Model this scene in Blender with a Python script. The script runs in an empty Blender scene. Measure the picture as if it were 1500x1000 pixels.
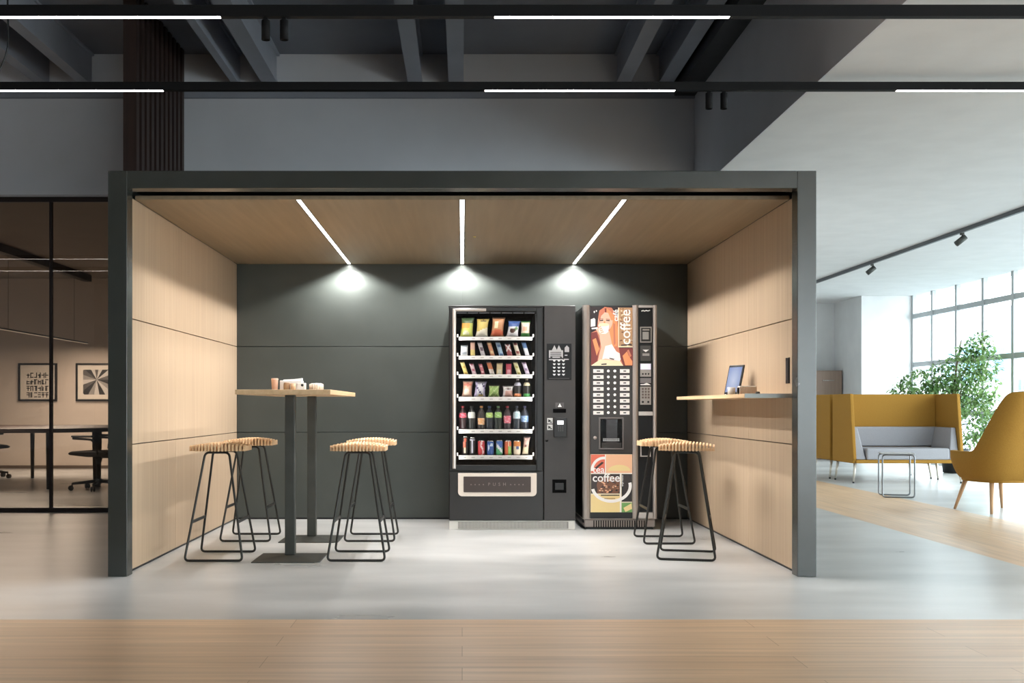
import bpy, bmesh, math, random
from mathutils import Vector, Matrix
random.seed(7)
C = bpy.context.scene.collection
PI = math.pi

# ------------------------------------------------------------------ colours and materials
def lin(c):
    def f(v):
        v = v / 255.0
        return v / 12.92 if v <= 0.04045 else ((v + 0.055) / 1.055) ** 2.4
    return (f(c[0]), f(c[1]), f(c[2]), 1.0)

_M = {}
def mat(name, c, rough=0.5, metal=0.0, emit=None, es=0.0, spec=0.5, coat=0.0):
    if name in _M:
        return _M[name]
    m = bpy.data.materials.new(name); m.use_nodes = True
    b = m.node_tree.nodes['Principled BSDF']
    b.inputs['Base Color'].default_value = lin(c)
    b.inputs['Roughness'].default_value = rough
    b.inputs['Metallic'].default_value = metal
    b.inputs['Specular IOR Level'].default_value = spec
    b.inputs['Coat Weight'].default_value = coat
    if emit is not None:
        b.inputs['Emission Color'].default_value = lin(emit)
        b.inputs['Emission Strength'].default_value = es
    _M[name] = m
    return m

def nodes_of(m):
    nt = m.node_tree
    return nt, nt.nodes, nt.links, nt.nodes['Principled BSDF']

def noisy(name, c1, c2, scale=(1, 1, 1), nscale=4.0, detail=6.0, rough=(0.4, 0.5), bump=0.0, lo=0.35, hi=0.65, spec=0.5, metal=0.0, emit_es=0.0, coord='Object'):
    """two tones mixed by a (stretched) noise"""
    if name in _M:
        return _M[name]
    m = mat(name, c1, rough[0], metal, spec=spec)
    nt, N, L, b = nodes_of(m)
    tc = N.new('ShaderNodeTexCoord'); mp = N.new('ShaderNodeMapping')
    mp.inputs['Scale'].default_value = scale
    no = N.new('ShaderNodeTexNoise'); no.inputs['Scale'].default_value = nscale; no.inputs['Detail'].default_value = detail
    rp = N.new('ShaderNodeValToRGB')
    rp.color_ramp.elements[0].position = lo; rp.color_ramp.elements[0].color = lin(c1)
    rp.color_ramp.elements[1].position = hi; rp.color_ramp.elements[1].color = lin(c2)
    L.new(tc.outputs[coord], mp.inputs['Vector']); L.new(mp.outputs['Vector'], no.inputs['Vector'])
    L.new(no.outputs['Fac'], rp.inputs['Fac']); L.new(rp.outputs['Color'], b.inputs['Base Color'])
    mr = N.new('ShaderNodeMapRange')
    mr.inputs['To Min'].default_value = rough[0]; mr.inputs['To Max'].default_value = rough[1]
    L.new(no.outputs['Fac'], mr.inputs['Value']); L.new(mr.outputs['Result'], b.inputs['Roughness'])
    if bump:
        bp = N.new('ShaderNodeBump'); bp.inputs['Strength'].default_value = bump; bp.inputs['Distance'].default_value = 0.01
        L.new(no.outputs['Fac'], bp.inputs['Height']); L.new(bp.outputs['Normal'], b.inputs['Normal'])
    return m

def wood(name, c1, c2, axis='z', rough=(0.45, 0.6), across=26.0, along=1.1, spec=0.35):
    s = {'x': (along, across, across), 'y': (across, along, across), 'z': (across, across, along)}[axis]
    m = noisy(name, c1, c2, s, 1.0, 8.0, rough, 0.0, 0.30, 0.70, spec)
    return m

def plank_floor(name, c1, c2, along_x=True, row=0.19, length=2.1, rough=(0.28, 0.42)):
    m = mat(name, c1, rough[0], spec=0.4)
    nt, N, L, b = nodes_of(m)
    tc = N.new('ShaderNodeTexCoord'); mp = N.new('ShaderNodeMapping')
    if not along_x:
        mp.inputs['Rotation'].default_value = (0, 0, PI / 2)
    L.new(tc.outputs['Object'], mp.inputs['Vector'])
    br = N.new('ShaderNodeTexBrick')
    br.inputs['Scale'].default_value = 1.0; br.inputs['Brick Width'].default_value = length; br.inputs['Row Height'].default_value = row
    br.inputs['Mortar Size'].default_value = 0.0016; br.inputs['Bias'].default_value = 0.0
    br.offset = 0.37
    br.inputs['Color1'].default_value = lin(c1); br.inputs['Color2'].default_value = lin(c2)
    br.inputs['Mortar'].default_value = lin((c1[0] - 40, c1[1] - 40, c1[2] - 40))
    L.new(mp.outputs['Vector'], br.inputs['Vector'])
    m2 = N.new('ShaderNodeMapping'); m2.inputs['Scale'].default_value = (1.1, 24, 1)
    L.new(mp.outputs['Vector'], m2.inputs['Vector'])
    no = N.new('ShaderNodeTexNoise'); no.inputs['Scale'].default_value = 1.0; no.inputs['Detail'].default_value = 8
    L.new(m2.outputs['Vector'], no.inputs['Vector'])
    rp = N.new('ShaderNodeValToRGB')
    rp.color_ramp.elements[0].position = 0.3; rp.color_ramp.elements[0].color = (0.72, 0.70, 0.67, 1)
    rp.color_ramp.elements[1].position = 0.7; rp.color_ramp.elements[1].color = (1, 1, 1, 1)
    L.new(no.outputs['Fac'], rp.inputs['Fac'])
    mx = N.new('ShaderNodeMix'); mx.data_type = 'RGBA'; mx.blend_type = 'MULTIPLY'; mx.inputs['Factor'].default_value = 1.0
    L.new(br.outputs['Color'], mx.inputs['A']); L.new(rp.outputs['Color'], mx.inputs['B'])
    L.new(mx.outputs['Result'], b.inputs['Base Color'])
    mr = N.new('ShaderNodeMapRange'); mr.inputs['To Min'].default_value = rough[0]; mr.inputs['To Max'].default_value = rough[1]
    L.new(no.outputs['Fac'], mr.inputs['Value']); L.new(mr.outputs['Result'], b.inputs['Roughness'])
    return m

def glass(name, tint=(255, 255, 255), gloss=0.08, rough=0.0):
    if name in _M:
        return _M[name]
    m = bpy.data.materials.new(name); m.use_nodes = True
    nt = m.node_tree; N, L = nt.nodes, nt.links
    N.remove(N['Principled BSDF'])
    out = N['Material Output']
    tr = N.new('ShaderNodeBsdfTransparent'); tr.inputs['Color'].default_value = lin(tint)
    gl = N.new('ShaderNodeBsdfGlossy'); gl.inputs['Roughness'].default_value = rough; gl.inputs['Color'].default_value = (1, 1, 1, 1)
    mx = N.new('ShaderNodeMixShader'); mx.inputs['Fac'].default_value = gloss
    L.new(tr.outputs[0], mx.inputs[1]); L.new(gl.outputs[0], mx.inputs[2]); L.new(mx.outputs[0], out.inputs['Surface'])
    _M[name] = m
    return m

def emitter(name, c, s):
    return mat(name, (20, 20, 20), 0.6, 0, c, s)

# ------------------------------------------------------------------ mesh builder
class MB:
    """collects shapes into one bmesh; .m is the material slot the next shapes get"""
    def __init__(self):
        self.b = bmesh.new(); self.m = 0

    def _merge(self, t, mtx=None):
        vm = {}
        for v in t.verts:
            co = mtx @ v.co if mtx is not None else v.co
            vm[v] = self.b.verts.new(co)
        for f in t.faces:
            try:
                nf = self.b.faces.new([vm[v] for v in f.verts])
                nf.material_index = self.m; nf.smooth = f.smooth
            except ValueError:
                pass
        t.free()

    def box(self, x0, x1, y0, y1, z0, z1, bev=0.0, seg=2, mtx=None):
        t = bmesh.new()
        bmesh.ops.create_cube(t, size=1.0)
        for v in t.verts:
            v.co = Vector(((x0 + x1) / 2 + v.co.x * (x1 - x0), (y0 + y1) / 2 + v.co.y * (y1 - y0), (z0 + z1) / 2 + v.co.z * (z1 - z0)))
        if bev > 0:
            bmesh.ops.bevel(t, geom=list(t.edges), offset=bev, segments=seg, profile=0.5, affect='EDGES', clamp_overlap=True)
        self._merge(t, mtx); return self

    def prism(self, pts, y0, y1, bev=0.0, axis='y', mtx=None):
        """outline pts (a, b) extruded from y0 to y1 along axis"""
        def P(a, c, d):
            return {'y': (a, d, c), 'x': (d, a, c), 'z': (a, c, d)}[axis]
        t = bmesh.new()
        A = [t.verts.new(P(a, c, y0)) for a, c in pts]
        B = [t.verts.new(P(a, c, y1)) for a, c in pts]
        n = len(pts)
        t.faces.new(A); t.faces.new(B[::-1])
        for i in range(n):
            t.faces.new((A[i], B[i], B[(i + 1) % n], A[(i + 1) % n]))
        bmesh.ops.recalc_face_normals(t, faces=list(t.faces))
        if bev > 0:
            bmesh.ops.bevel(t, geom=list(t.edges), offset=bev, segments=2, profile=0.5, affect='EDGES', clamp_overlap=True)
        self._merge(t, mtx); return self

    def tube(self, path, r, n=8, closed=False, r1=None):
        pts = [Vector(p) for p in path]
        N = len(pts)
        rings = []
        up = None
        for i, p in enumerate(pts):
            if closed:
                d = (pts[(i + 1) % N] - pts[i - 1])
            else:
                d = pts[min(i + 1, N - 1)] - pts[max(i - 1, 0)]
            if d.length < 1e-9:
                d = Vector((0, 0, 1))
            d.normalize()
            if up is None:
                a = Vector((0, 0, 1)) if abs(d.z) < 0.9 else Vector((1, 0, 0))
                up = (a - d * a.dot(d)).normalized()
            else:
                up = (up - d * up.dot(d))
                if up.length < 1e-6:
                    up = Vector((1, 0, 0)) - d * d.x
                up.normalize()
            s = d.cross(up)
            rr = r if r1 is None else r + (r1 - r) * i / max(1, N - 1)
            rings.append([self.b.verts.new(p + (up * math.cos(2 * PI * k / n) + s * math.sin(2 * PI * k / n)) * rr) for k in range(n)])
        M = N if closed else N - 1
        for i in range(M):
            A, B = rings[i], rings[(i + 1) % N]
            for k in range(n):
                try:
                    f = self.b.faces.new((A[k], A[(k + 1) % n], B[(k + 1) % n], B[k]))
                    f.smooth = True; f.material_index = self.m
                except ValueError:
                    pass
        if not closed:
            for R in (rings[0][::-1], rings[-1]):
                f = self.b.faces.new(R); f.material_index = self.m
        return self

    def cyl(self, p0, p1, r, r1=None, n=20):
        return self.tube([p0, p1], r, n, False, r if r1 is None else r1)

    def lathe(self, prof, n=24, cx=0, cy=0, cz=0, mf=None, axis='z', cap=True):
        rings = []
        for (r, z) in prof:
            ring = []
            for k in range(n):
                a = 2 * PI * k / n
                if axis == 'z':
                    co = (cx + r * math.cos(a), cy + r * math.sin(a), cz + z)
                elif axis == 'y':
                    co = (cx + r * math.cos(a), cy + z, cz + r * math.sin(a))
                else:
                    co = (cx + z, cy + r * math.cos(a), cz + r * math.sin(a))
                ring.append(self.b.verts.new(co))
            rings.append(ring)
        for i in range(len(prof) - 1):
            for k in range(n):
                f = self.b.faces.new((rings[i][k], rings[i][(k + 1) % n], rings[i + 1][(k + 1) % n], rings[i + 1][k]))
                f.smooth = True
                f.material_index = mf((prof[i][1] + prof[i + 1][1]) / 2, (k + .5) / n) if mf else self.m
        if cap:
            for R in (rings[0][::-1], rings[-1]):
                f = self.b.faces.new(R); f.material_index = self.m
        return self

    def poly(self, pts3):
        f = self.b.faces.new([self.b.verts.new(p) for p in pts3]); f.material_index = self.m
        return self

    def text(self, s, size, mtx, depth=0.0008, bold=0.0, xs=1.0):
        cu = bpy.data.curves.new('t', 'FONT'); cu.body = s; cu.size = size; cu.extrude = depth; cu.offset = bold
        cu.align_x = 'CENTER'; cu.align_y = 'CENTER'; cu.resolution_u = 3
        ob = bpy.data.objects.new('t', cu); C.objects.link(ob)
        dg = bpy.context.evaluated_depsgraph_get(); dg.update()
        me = ob.evaluated_get(dg).to_mesh()
        t = bmesh.new(); t.from_mesh(me)
        ob.evaluated_get(dg).to_mesh_clear()
        bpy.data.objects.remove(ob); bpy.data.curves.remove(cu)
        for v in t.verts:
            v.co.x *= xs
        self._merge(t, mtx); return self

    def build(self, name, mats, parent=None, loc=None, recalc=True, smooth=None):
        if recalc:
            bmesh.ops.recalc_face_normals(self.b, faces=list(self.b.faces))
        if smooth is not None:
            for f in self.b.faces:
                f.smooth = smooth
        me = bpy.data.meshes.new(name); self.b.to_mesh(me); self.b.free()
        for m in (mats if isinstance(mats, (list, tuple)) else [mats]):
            me.materials.append(m)
        o = bpy.data.objects.new(name, me); C.objects.link(o)
        if loc:
            o.location = loc
        if parent is not None:
            o.parent = parent
        return o

def tag(o, label, cat, group=None):
    o['label'] = label; o['category'] = cat
    if group: o['group'] = group
    return o

def thing(name, label, cat, loc=(0, 0, 0), rz=0.0, group=None):
    o = bpy.data.objects.new(name, None); C.objects.link(o)
    o.location = loc; o.rotation_euler = (0, 0, rz); o.empty_display_size = 0.1
    return tag(o, label, cat, group)

def struct(name, mb, m, parent=None, loc=None):
    o = mb.build(name, m, parent, loc)
    if parent is None:
        o['kind'] = 'structure'
    return o

def copy_thing(src, loc, rz, label, group=None):
    c = src.copy(); C.objects.link(c)
    c.location = loc; c.rotation_euler = (0, 0, rz); c['label'] = label
    if group: c['group'] = group
    def kids(a, b):
        for ch in list(a.children):
            d = ch.copy(); C.objects.link(d); d.parent = b
            d.matrix_parent_inverse = ch.matrix_parent_inverse.copy()
            kids(ch, d)
    kids(src, c)
    return c

def fillet(pts, r, seg=5, closed=False):
    """polyline with rounded corners"""
    P = [Vector(p) for p in pts]; n = len(P); out = []
    for i in range(n):
        if not closed and i in (0, n - 1):
            out.append(P[i]); continue
        a, b, c = P[i - 1], P[i], P[(i + 1) % n]
        u = (a - b); v = (c - b)
        rr = min(r, u.length * .45, v.length * .45)
        p0 = b + u.normalized() * rr; p1 = b + v.normalized() * rr
        for k in range(seg + 1):
            t = k / seg
            out.append(p0 * (1 - t) ** 2 + b * 2 * t * (1 - t) + p1 * t * t)
    return out

def area(name, loc, rot, sx, sy, power, col=(1, 1, 1), spread=None, parent=None, cutoff=False):
    l = bpy.data.lights.new(name, 'AREA'); l.shape = 'RECTANGLE'; l.size = sx; l.size_y = sy
    l.energy = power; l.color = col
    if spread: l.spread = math.radians(spread)
    if cutoff:                                   # luminaire optics: nothing leaves above about 72 degrees from straight down
        l.use_nodes = True
        N, L = l.node_tree.nodes, l.node_tree.links
        g = N.new('ShaderNodeNewGeometry'); sp = N.new('ShaderNodeSeparateXYZ'); ab = N.new('ShaderNodeMath'); ab.operation = 'ABSOLUTE'
        mr = N.new('ShaderNodeMapRange'); mr.interpolation_type = 'SMOOTHSTEP'
        mr.inputs['From Min'].default_value = .33; mr.inputs['From Max'].default_value = .41
        L.new(g.outputs['Incoming'], sp.inputs[0]); L.new(sp.outputs['Z'], ab.inputs[0]); L.new(ab.outputs[0], mr.inputs['Value'])
        bw = N.new('ShaderNodeMapRange')          # wide-beam optics: more to the sides than straight down
        bw.inputs['From Min'].default_value = .35; bw.inputs['From Max'].default_value = 1.0
        bw.inputs['To Min'].default_value = 1.7; bw.inputs['To Max'].default_value = .60
        mu = N.new('ShaderNodeMath'); mu.operation = 'MULTIPLY'
        L.new(ab.outputs[0], bw.inputs['Value']); L.new(bw.outputs['Result'], mu.inputs[0]); L.new(mr.outputs['Result'], mu.inputs[1])
        if spread is None and sy > 1:             # added falloff weakens light running along the strip, sparing the front floor
            ay = N.new('ShaderNodeMath'); ay.operation = 'ABSOLUTE'
            my = N.new('ShaderNodeMapRange'); my.inputs['From Min'].default_value = .15; my.inputs['From Max'].default_value = .92
            my.inputs['To Min'].default_value = 1.25; my.inputs['To Max'].default_value = .16
            m2 = N.new('ShaderNodeMath'); m2.operation = 'MULTIPLY'
            L.new(sp.outputs['Y'], ay.inputs[0]); L.new(ay.outputs[0], my.inputs['Value'])
            L.new(mu.outputs[0], m2.inputs[0]); L.new(my.outputs['Result'], m2.inputs[1]); mu = m2
        L.new(mu.outputs[0], N['Emission'].inputs['Strength'])
    o = bpy.data.objects.new(name, l); C.objects.link(o)
    o.location = loc; o.rotation_euler = rot
    if parent: o.parent = parent
    return o

# ------------------------------------------------------------------ shared materials
M_white = noisy('white_paint', (214, 214, 214), (220, 220, 220), (1, 1, 1), 3, 3, (0.7, 0.8))
M_wallgrey = noisy('grey_wall_paint', (206, 206, 210), (212, 212, 216), (1, 1, 1), 2, 3, (0.75, 0.85))
M_ceil = noisy('dark_slab_paint', (136, 139, 148), (144, 147, 156), (1, 1, 1), 2, 4, (0.7, 0.8))
M_beam = noisy('beam_paint', (164, 168, 178), (172, 176, 186), (1, 1, 1), 3, 4, (0.5, 0.6))
M_black = noisy('black_steel', (14, 14, 16), (20, 20, 22), (1, 1, 1), 9, 3, (0.4, 0.5))
M_blackpl = noisy('black_plastic', (18, 18, 19), (24, 24, 25), (1, 1, 1), 12, 3, (0.35, 0.45))
M_blackgloss = mat('black_gloss', (8, 8, 9), 0.38, spec=.3)
M_green = noisy('green_grey_lacquer', (58, 63, 60), (63, 68, 65), (1, 1, 1), 3, 4, (0.36, 0.44))
M_oak = wood('oak_panel', (166, 144, 120), (181, 160, 135), 'z', across=48, along=.8)
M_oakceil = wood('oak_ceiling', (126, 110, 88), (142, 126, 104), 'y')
M_oakx = wood('oak_top', (196, 164, 126), (218, 188, 150), 'y')
M_oakseat = wood('oak_seat', (214, 176, 134), (234, 200, 160), 'y', across=60)
M_steel = noisy('dark_steel', (62, 64, 60), (70, 72, 68), (1, 1, 1), 8, 3, (0.45, 0.55), metal=0.3)
M_stoolmetal = mat('stool_metal', (52, 52, 50), 0.4, 0.6)
M_chrome = mat('chrome', (205, 203, 198), 0.22, 1.0)
M_silver = noisy('silver_plastic', (172, 164, 158), (186, 178, 172), (1, 1, 0.1), 4, 3, (0.28, 0.36), metal=0.55)
M_brownframe = mat('bronze_frame', (44, 34, 32), 0.4, 0.4)
M_concrete = noisy('concrete', (172, 174, 173), (206, 207, 206), (0.55, 1.3, 1), 1.3, 11, (0.22, 0.38), 0.0, 0.34, 0.66, 0.5)
M_woodfloor = plank_floor('oak_plank_floor', (222, 187, 152), (232, 199, 165))
M_woodfloor2 = plank_floor('oak_plank_strip', (222, 187, 152), (232, 199, 165), False)
M_led = emitter('led_white', (255, 250, 242), 14)

# ------------------------------------------------------------------ camera  (world: x right, y away, z up; eye 1.0 m above floor)
F = 1600.0; VX, VY = 677.0, 595.0
cam = bpy.data.cameras.new('camera'); cam.sensor_width = 36; cam.lens = 36 * F / 1500
cam.shift_x = (750 - VX) / 1500; cam.shift_y = (VY - 500) / 1500
cam.clip_end = 1000
co = bpy.data.objects.new('camera', cam); C.objects.link(co)
co.location = (0, 0, 1.0); co.rotation_euler = (PI / 2, 0, 0)
bpy.context.scene.camera = co

def WX(px, D): return (px - VX) * D / F
def WZ(py, D): return 1.0 - (py - VY) * D / F

YN = -9.0            # end of the hall behind the viewer
YB = 10.3            # back wall of the hall
XB = 2.19            # bulkhead
XW = 8.13            # window wall
ZR = 3.0             # white ceiling
ZS = 4.32            # slab over the hall

# ------------------------------------------------------------------ the room
struct('floor', MB().box(-10, 3.5, 5.128, 18, -0.1, 0).box(4.78, XW + .3, 5.128, 21.4, -0.1, 0).box(XB, 3.5, 18, 21.4, -0.1, 0), M_concrete)
struct('floor', MB().box(-10, XW + .3, YN, 5.128, -0.1, 0), M_woodfloor)
struct('floor', MB().box(3.5, 4.78, 5.128, 21.4, -0.1, 0), M_woodfloor2)
struct('ceiling', MB().box(-10, XB + .16, YN, YB + .15, ZS, ZS + .15), M_ceil)
struct('ceiling', MB().box(XB + .0125, XW + .3, YN, 21.4, ZR, ZR + .12), M_white)
beams = [(-3.98, -3.87), (-3.58, -3.47), (-2.15, -2.08), (-1.866, -1.72), (-.506, -.37), (-.128, .013), (1.435, 1.566), (1.83, 1.965)]
for a, b in beams:
    w = b - a
    mb = MB()
    mb.box(a, b, YN, YB, 4.01, 4.032)
    mb.box(a + w * .2, b - w * .2, YN, YB, 4.032, ZS - .02)
    mb.box(a, b, YN, YB, ZS - .02, ZS)
    struct('ceiling_beam', mb, M_beam)
struct('ceiling_beam', MB().box(1.995, XB - .001, YN, YB, 3.92, ZS), M_black)
struct('wall_bulkhead', MB().box(XB, XB + .012, YN, YB, ZR, ZS).box(XB + .012, XB + .16, YN, YB, ZR + .1205, ZS), M_wallgrey)
# hall back wall: full height behind the booth, only above the glazing on the left
struct('wall_back', MB().box(-2.62, XB, YB, YB + .15, 0, ZS).box(-10, -2.62, YB, YB + .15, 2.98, ZS), M_wallgrey)
struct('trim_1', MB().box(-10, XB, YB - .03, YB, 3.90, 3.96), M_ceil)
struct('trim_2', MB().box(-10, -2.70, YB - .045, YB, 2.985, 3.05), M_wallgrey)
struct('wall_left', MB().box(-10.2, -10, YN, 17.8, 0, ZS), M_wallgrey)
struct('wall_front', MB().box(-10, XB + .16, YN - .2, YN, 0, ZS + .15), M_wallgrey)
# far end of the lounge
struct('wall_far', MB().box(XB + .16, 7.22, 21.2, 21.4, 0, ZR).box(7.22, XW + .2, 19.75, 21.4, 0, ZR), M_white)
struct('wall_right', MB().box(XB, XB + .16, YB, 21.4, 0, ZR), M_white)
# slatted column
def column():
    mb = MB(); mb.box(-2.70, -2.632, 8.70, YB - .046, 0, ZS - .001)
    n = 11; p = (YB - .046 - 8.70) / n
    for k in range(n):
        mb.box(-2.633, -2.594, 8.70 + k * p, 8.70 + k * p + p * .55, 0, ZS - .001)
    return mb
struct('wall_column', column(), wood('dark_walnut', (44, 31, 27), (58, 41, 35), 'z', (0.5, 0.6)))

# ------------------------------------------------------------------ meeting room behind glass
M_beige = noisy('beige_wall', (204, 192, 180), (210, 198, 186), (1, 1, 1), 2, 3, (0.7, 0.8))
YM = 17.6
struct('wall_meeting', MB().box(-10, XB, YM, YM + .2, 0, 3.06), M_beige)
struct('baseboard_meeting', MB().box(-10, XB, YM - .015, YM, 0, .05), mat('dark_skirting', (96, 84, 74), .5))
struct('ceiling', MB().box(-10, XB, YB + .15, YM + .2, 3.06, 3.2), noisy('taupe_ceiling', (128, 118, 110), (134, 124, 116), (1, 1, 1), 2, 3, (.7, .8)))
# glazed partition: each bay is a window
gl_edges = [-9.66, -6.78, -3.89, -2.705]
M_glassroom = glass('smoked_glass', (226, 216, 206), 0.035)
for i in range(3):
    a, b = gl_edges[i], gl_edges[i + 1]
    mb = MB()
    mb.box(a, b, YB + .02, YB + .08, 2.93, 2.978).box(a, b, YB + .02, YB + .08, 0, .042)
    mb.box(a, a + .012, YB + .02, YB + .06, .042, 2.93).box(b - .012, b, YB + .02, YB + .06, .042, 2.93)
    w = struct('window_%d' % (i + 1), mb, M_brownframe)
    MB().box(a + .012, b - .012, YB + .035, YB + .045, .042, 2.93).build('pane', M_glassroom, w)

# ------------------------------------------------------------------ window wall of the lounge
M_pane = glass('clear_glass', (246, 250, 250), 0.06)
M_winframe = mat('window_frame_grey', (176, 180, 182), .45, .1)
M_sill = noisy('sill_white', (226, 226, 224), (230, 230, 228), (1, 1, 1), 3, 3, (.5, .6))
ys = [19.75]
y = 18.86
while y > YN:
    ys.append(y); y -= .925
ys.append(YN)
for i in range(len(ys) - 1):
    y1, y0 = ys[i], ys[i + 1]
    mb = MB()
    mb.box(XW - .01, XW + .055, y0, y0 + .075, .08, ZR)                       # mullion
    for z in (2.62, 1.75, .89):
        mb.box(XW, XW + .045, y0 + .075, y1, z - .042, z + .042)
    mb.box(XW + .005, XW + .045, y0 + .075, y1, .08, .12)
    w = struct('window_%d' % (i + 4), mb, M_winframe)
    MB().box(XW + .02, XW + .028, y0 + .075, y1, .12, ZR).build('pane', M_pane, w)
fx = [XB + .16, 3.8, 5.25, 6.7, XW]
for i in range(4):
    mb = MB(); mb.box(fx[i], fx[i] + .05, YN - .05, YN, .08, ZR)
    for z in (2.62, 1.75, .89, .10):
        mb.box(fx[i] + .05, fx[i + 1], YN - .045, YN - .005, z - .03, z + .03)
    w = struct('window_%d' % (i + 60), mb, M_winframe)
    MB().box(fx[i] + .05, fx[i + 1], YN - .03, YN - .022, .13, ZR).build('pane', M_pane, w)
struct('trim_5', MB().box(XW - .005, XW + .06, 19.69, 19.749, .08, ZR), M_winframe)
struct('trim_4', MB().box(XB + .16, XW - .02, YN - .1, YN + .02, 0, .08), M_sill)
struct('trim_3', MB().box(XW - .02, XW + .1, YN, 19.75, 0, .08), M_sill)

# city far outside, seen faintly through the panes; the haze is put into the facade colours
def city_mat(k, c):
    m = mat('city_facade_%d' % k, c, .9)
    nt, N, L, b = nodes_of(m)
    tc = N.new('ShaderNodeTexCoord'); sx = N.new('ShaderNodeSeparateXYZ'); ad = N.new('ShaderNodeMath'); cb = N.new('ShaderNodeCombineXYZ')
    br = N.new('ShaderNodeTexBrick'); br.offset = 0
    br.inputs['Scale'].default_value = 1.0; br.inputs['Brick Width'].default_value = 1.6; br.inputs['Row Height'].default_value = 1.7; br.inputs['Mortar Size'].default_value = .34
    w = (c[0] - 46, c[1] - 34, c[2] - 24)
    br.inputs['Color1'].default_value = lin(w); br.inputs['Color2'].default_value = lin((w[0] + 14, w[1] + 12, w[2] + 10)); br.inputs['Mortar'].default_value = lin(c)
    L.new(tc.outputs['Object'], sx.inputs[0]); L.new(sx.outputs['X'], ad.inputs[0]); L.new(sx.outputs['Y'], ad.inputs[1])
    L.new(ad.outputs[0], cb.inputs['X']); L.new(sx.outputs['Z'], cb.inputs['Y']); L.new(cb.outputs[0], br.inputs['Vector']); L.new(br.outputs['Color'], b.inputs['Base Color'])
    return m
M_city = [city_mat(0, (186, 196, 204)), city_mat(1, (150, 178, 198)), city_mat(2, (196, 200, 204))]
spots = [(52, 112, 8, 11), (60, 126, 7, 5.5), (70, 130, 7, 9.5), (64, 112, 6, 2.8), (78, 146, 8, 4.0), (45, 98, 6, 3.2), (57, 104, 5, 4.6), (92, 128, 10, 7), (38, 84, 6, 1.6), (66, 140, 8, 6.4), (49, 104, 4, 6.5)]
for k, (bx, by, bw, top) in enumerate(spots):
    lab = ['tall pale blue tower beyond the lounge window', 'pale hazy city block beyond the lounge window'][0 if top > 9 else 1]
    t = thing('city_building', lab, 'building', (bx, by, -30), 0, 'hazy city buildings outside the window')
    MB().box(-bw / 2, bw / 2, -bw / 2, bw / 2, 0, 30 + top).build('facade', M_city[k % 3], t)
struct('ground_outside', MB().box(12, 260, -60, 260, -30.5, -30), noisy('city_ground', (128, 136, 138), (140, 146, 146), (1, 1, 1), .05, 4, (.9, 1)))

# ------------------------------------------------------------------ the booth
YF = 6.413
booth = thing('snack_booth', 'dark green framed break booth lined with light oak panels', 'booth', (0, YF, 0))
yb = 9.68 - YF
mb = MB()
mb.box(-2.08, -1.968, 0, .107, 0, 2.383, .003).box(1.968, 2.08, 0, .107, 0, 2.383, .003)
mb.box(-1.968, 1.968, 0, .107, 2.28, 2.383, .003)
mb.build('front_frame', noisy('green_grey_satin', (46, 49, 45), (50, 53, 49), (1, 1, 1), 3, 4, (.24, .29), spec=.8), booth)
mb = MB()
mb.box(-2.075, -2.03, .107, yb + .08, 0, 2.375).box(2.03, 2.075, .107, yb + .08, 0, 2.375)
mb.box(-2.03, 2.03, yb + .03, yb + .08, 0, 2.375).box(-2.03, 2.03, .107, yb + .03, 2.335, 2.375)
mb.build('outer_shell', M_green, booth)
M_oakside = M_oak
zr = [(.016, .767), (.773, 1.526), (1.532, 2.259)]
ydiv = 7.61 - YF
for s in (-1, 1):
    for (ya, ybk) in ((.112, ydiv - .0012), (ydiv + .0012, yb - .002)):
        for (za, zb) in zr:
            x0, x1 = sorted((s * 1.996, s * 2.02))
            MB().box(x0, x1, ya, ybk, za, zb, .001, 1).build('oak_panel', M_oakside, booth)
    x0, x1 = sorted((s * 2.004, s * 2.022))
    MB().box(x0, x1, .112, yb, 0, .0155).build('plinth', M_black, booth)
for (xa, xc) in ((-1.994, -.001), (.001, 1.994)):
    for (za, zb) in zr:
        MB().box(xa, xc, yb, yb + .024, za, zb, .001, 1).build('back_panel', M_green, booth)
MB().box(-1.994, 1.994, yb + .008, yb + .024, 0, .0155).build('plinth', M_black, booth)
LX = [-1.0, 0.0, .99]
edges = [-1.994, -1.02, -.98, -.02, .02, .97, 1.01, 1.994]
for k in range(4):
    MB().box(edges[2 * k], edges[2 * k + 1], .25, yb - .002, 2.26, 2.284, .001, 1).build('ceiling_panel', M_oakceil, booth)
MB().box(-1.994, 1.994, .244, .2495, 2.26, 2.284, .001, 1).build('ceiling_edge', M_oakceil, booth)
llab = ['recessed white light strip above the stools on the left in the booth ceiling', 'recessed white light strip in the middle of the booth ceiling', 'recessed white light strip above the coffee machine in the booth ceiling']
for k, x in enumerate(LX):
    t = thing('light_strip', llab[k], 'light', (x, YF + .25, 2.26), 0, 'light strips in the booth ceiling')
    L = yb - .254
    mb = MB(); mb.box(-.0195, -.0130, 0, L, 0, .03).box(.0130, .0195, 0, L, 0, .03).box(-.0130, .0130, 0, L, .024, .03).box(-.0130, .0130, 0, .004, 0, .024).box(-.0130, .0130, L - .004, L, 0, .024)
    mb.build('channel', M_black, t)
    MB().box(-.0127, .0127, .0045, L - .0045, .002, .022).build('diffuser', M_led, t)
    area('strip_lamp', (0, L / 2, -.004), (0, 0, 0), .03, L - .02, 66, (1.0, .975, .95), None, t, True)
    area('wash_lamp', (0, L - .17, -.036), (math.radians(25), 0, 0), .03, .14, 14, (1.0, .975, .95), None, t, True)
mb = MB(); mb.lathe([(.0, -.008), (.007, -.008), (.010, -.003), (.010, 0)], 12, cap=False)
tag(mb.build('ceiling_sensor', mat('sensor_brass', (190, 170, 110), .3, .5), None, (.092, 7.6 + .5, 2.259)), 'tiny round sensor set in the oak booth ceiling', 'sensor')

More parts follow.
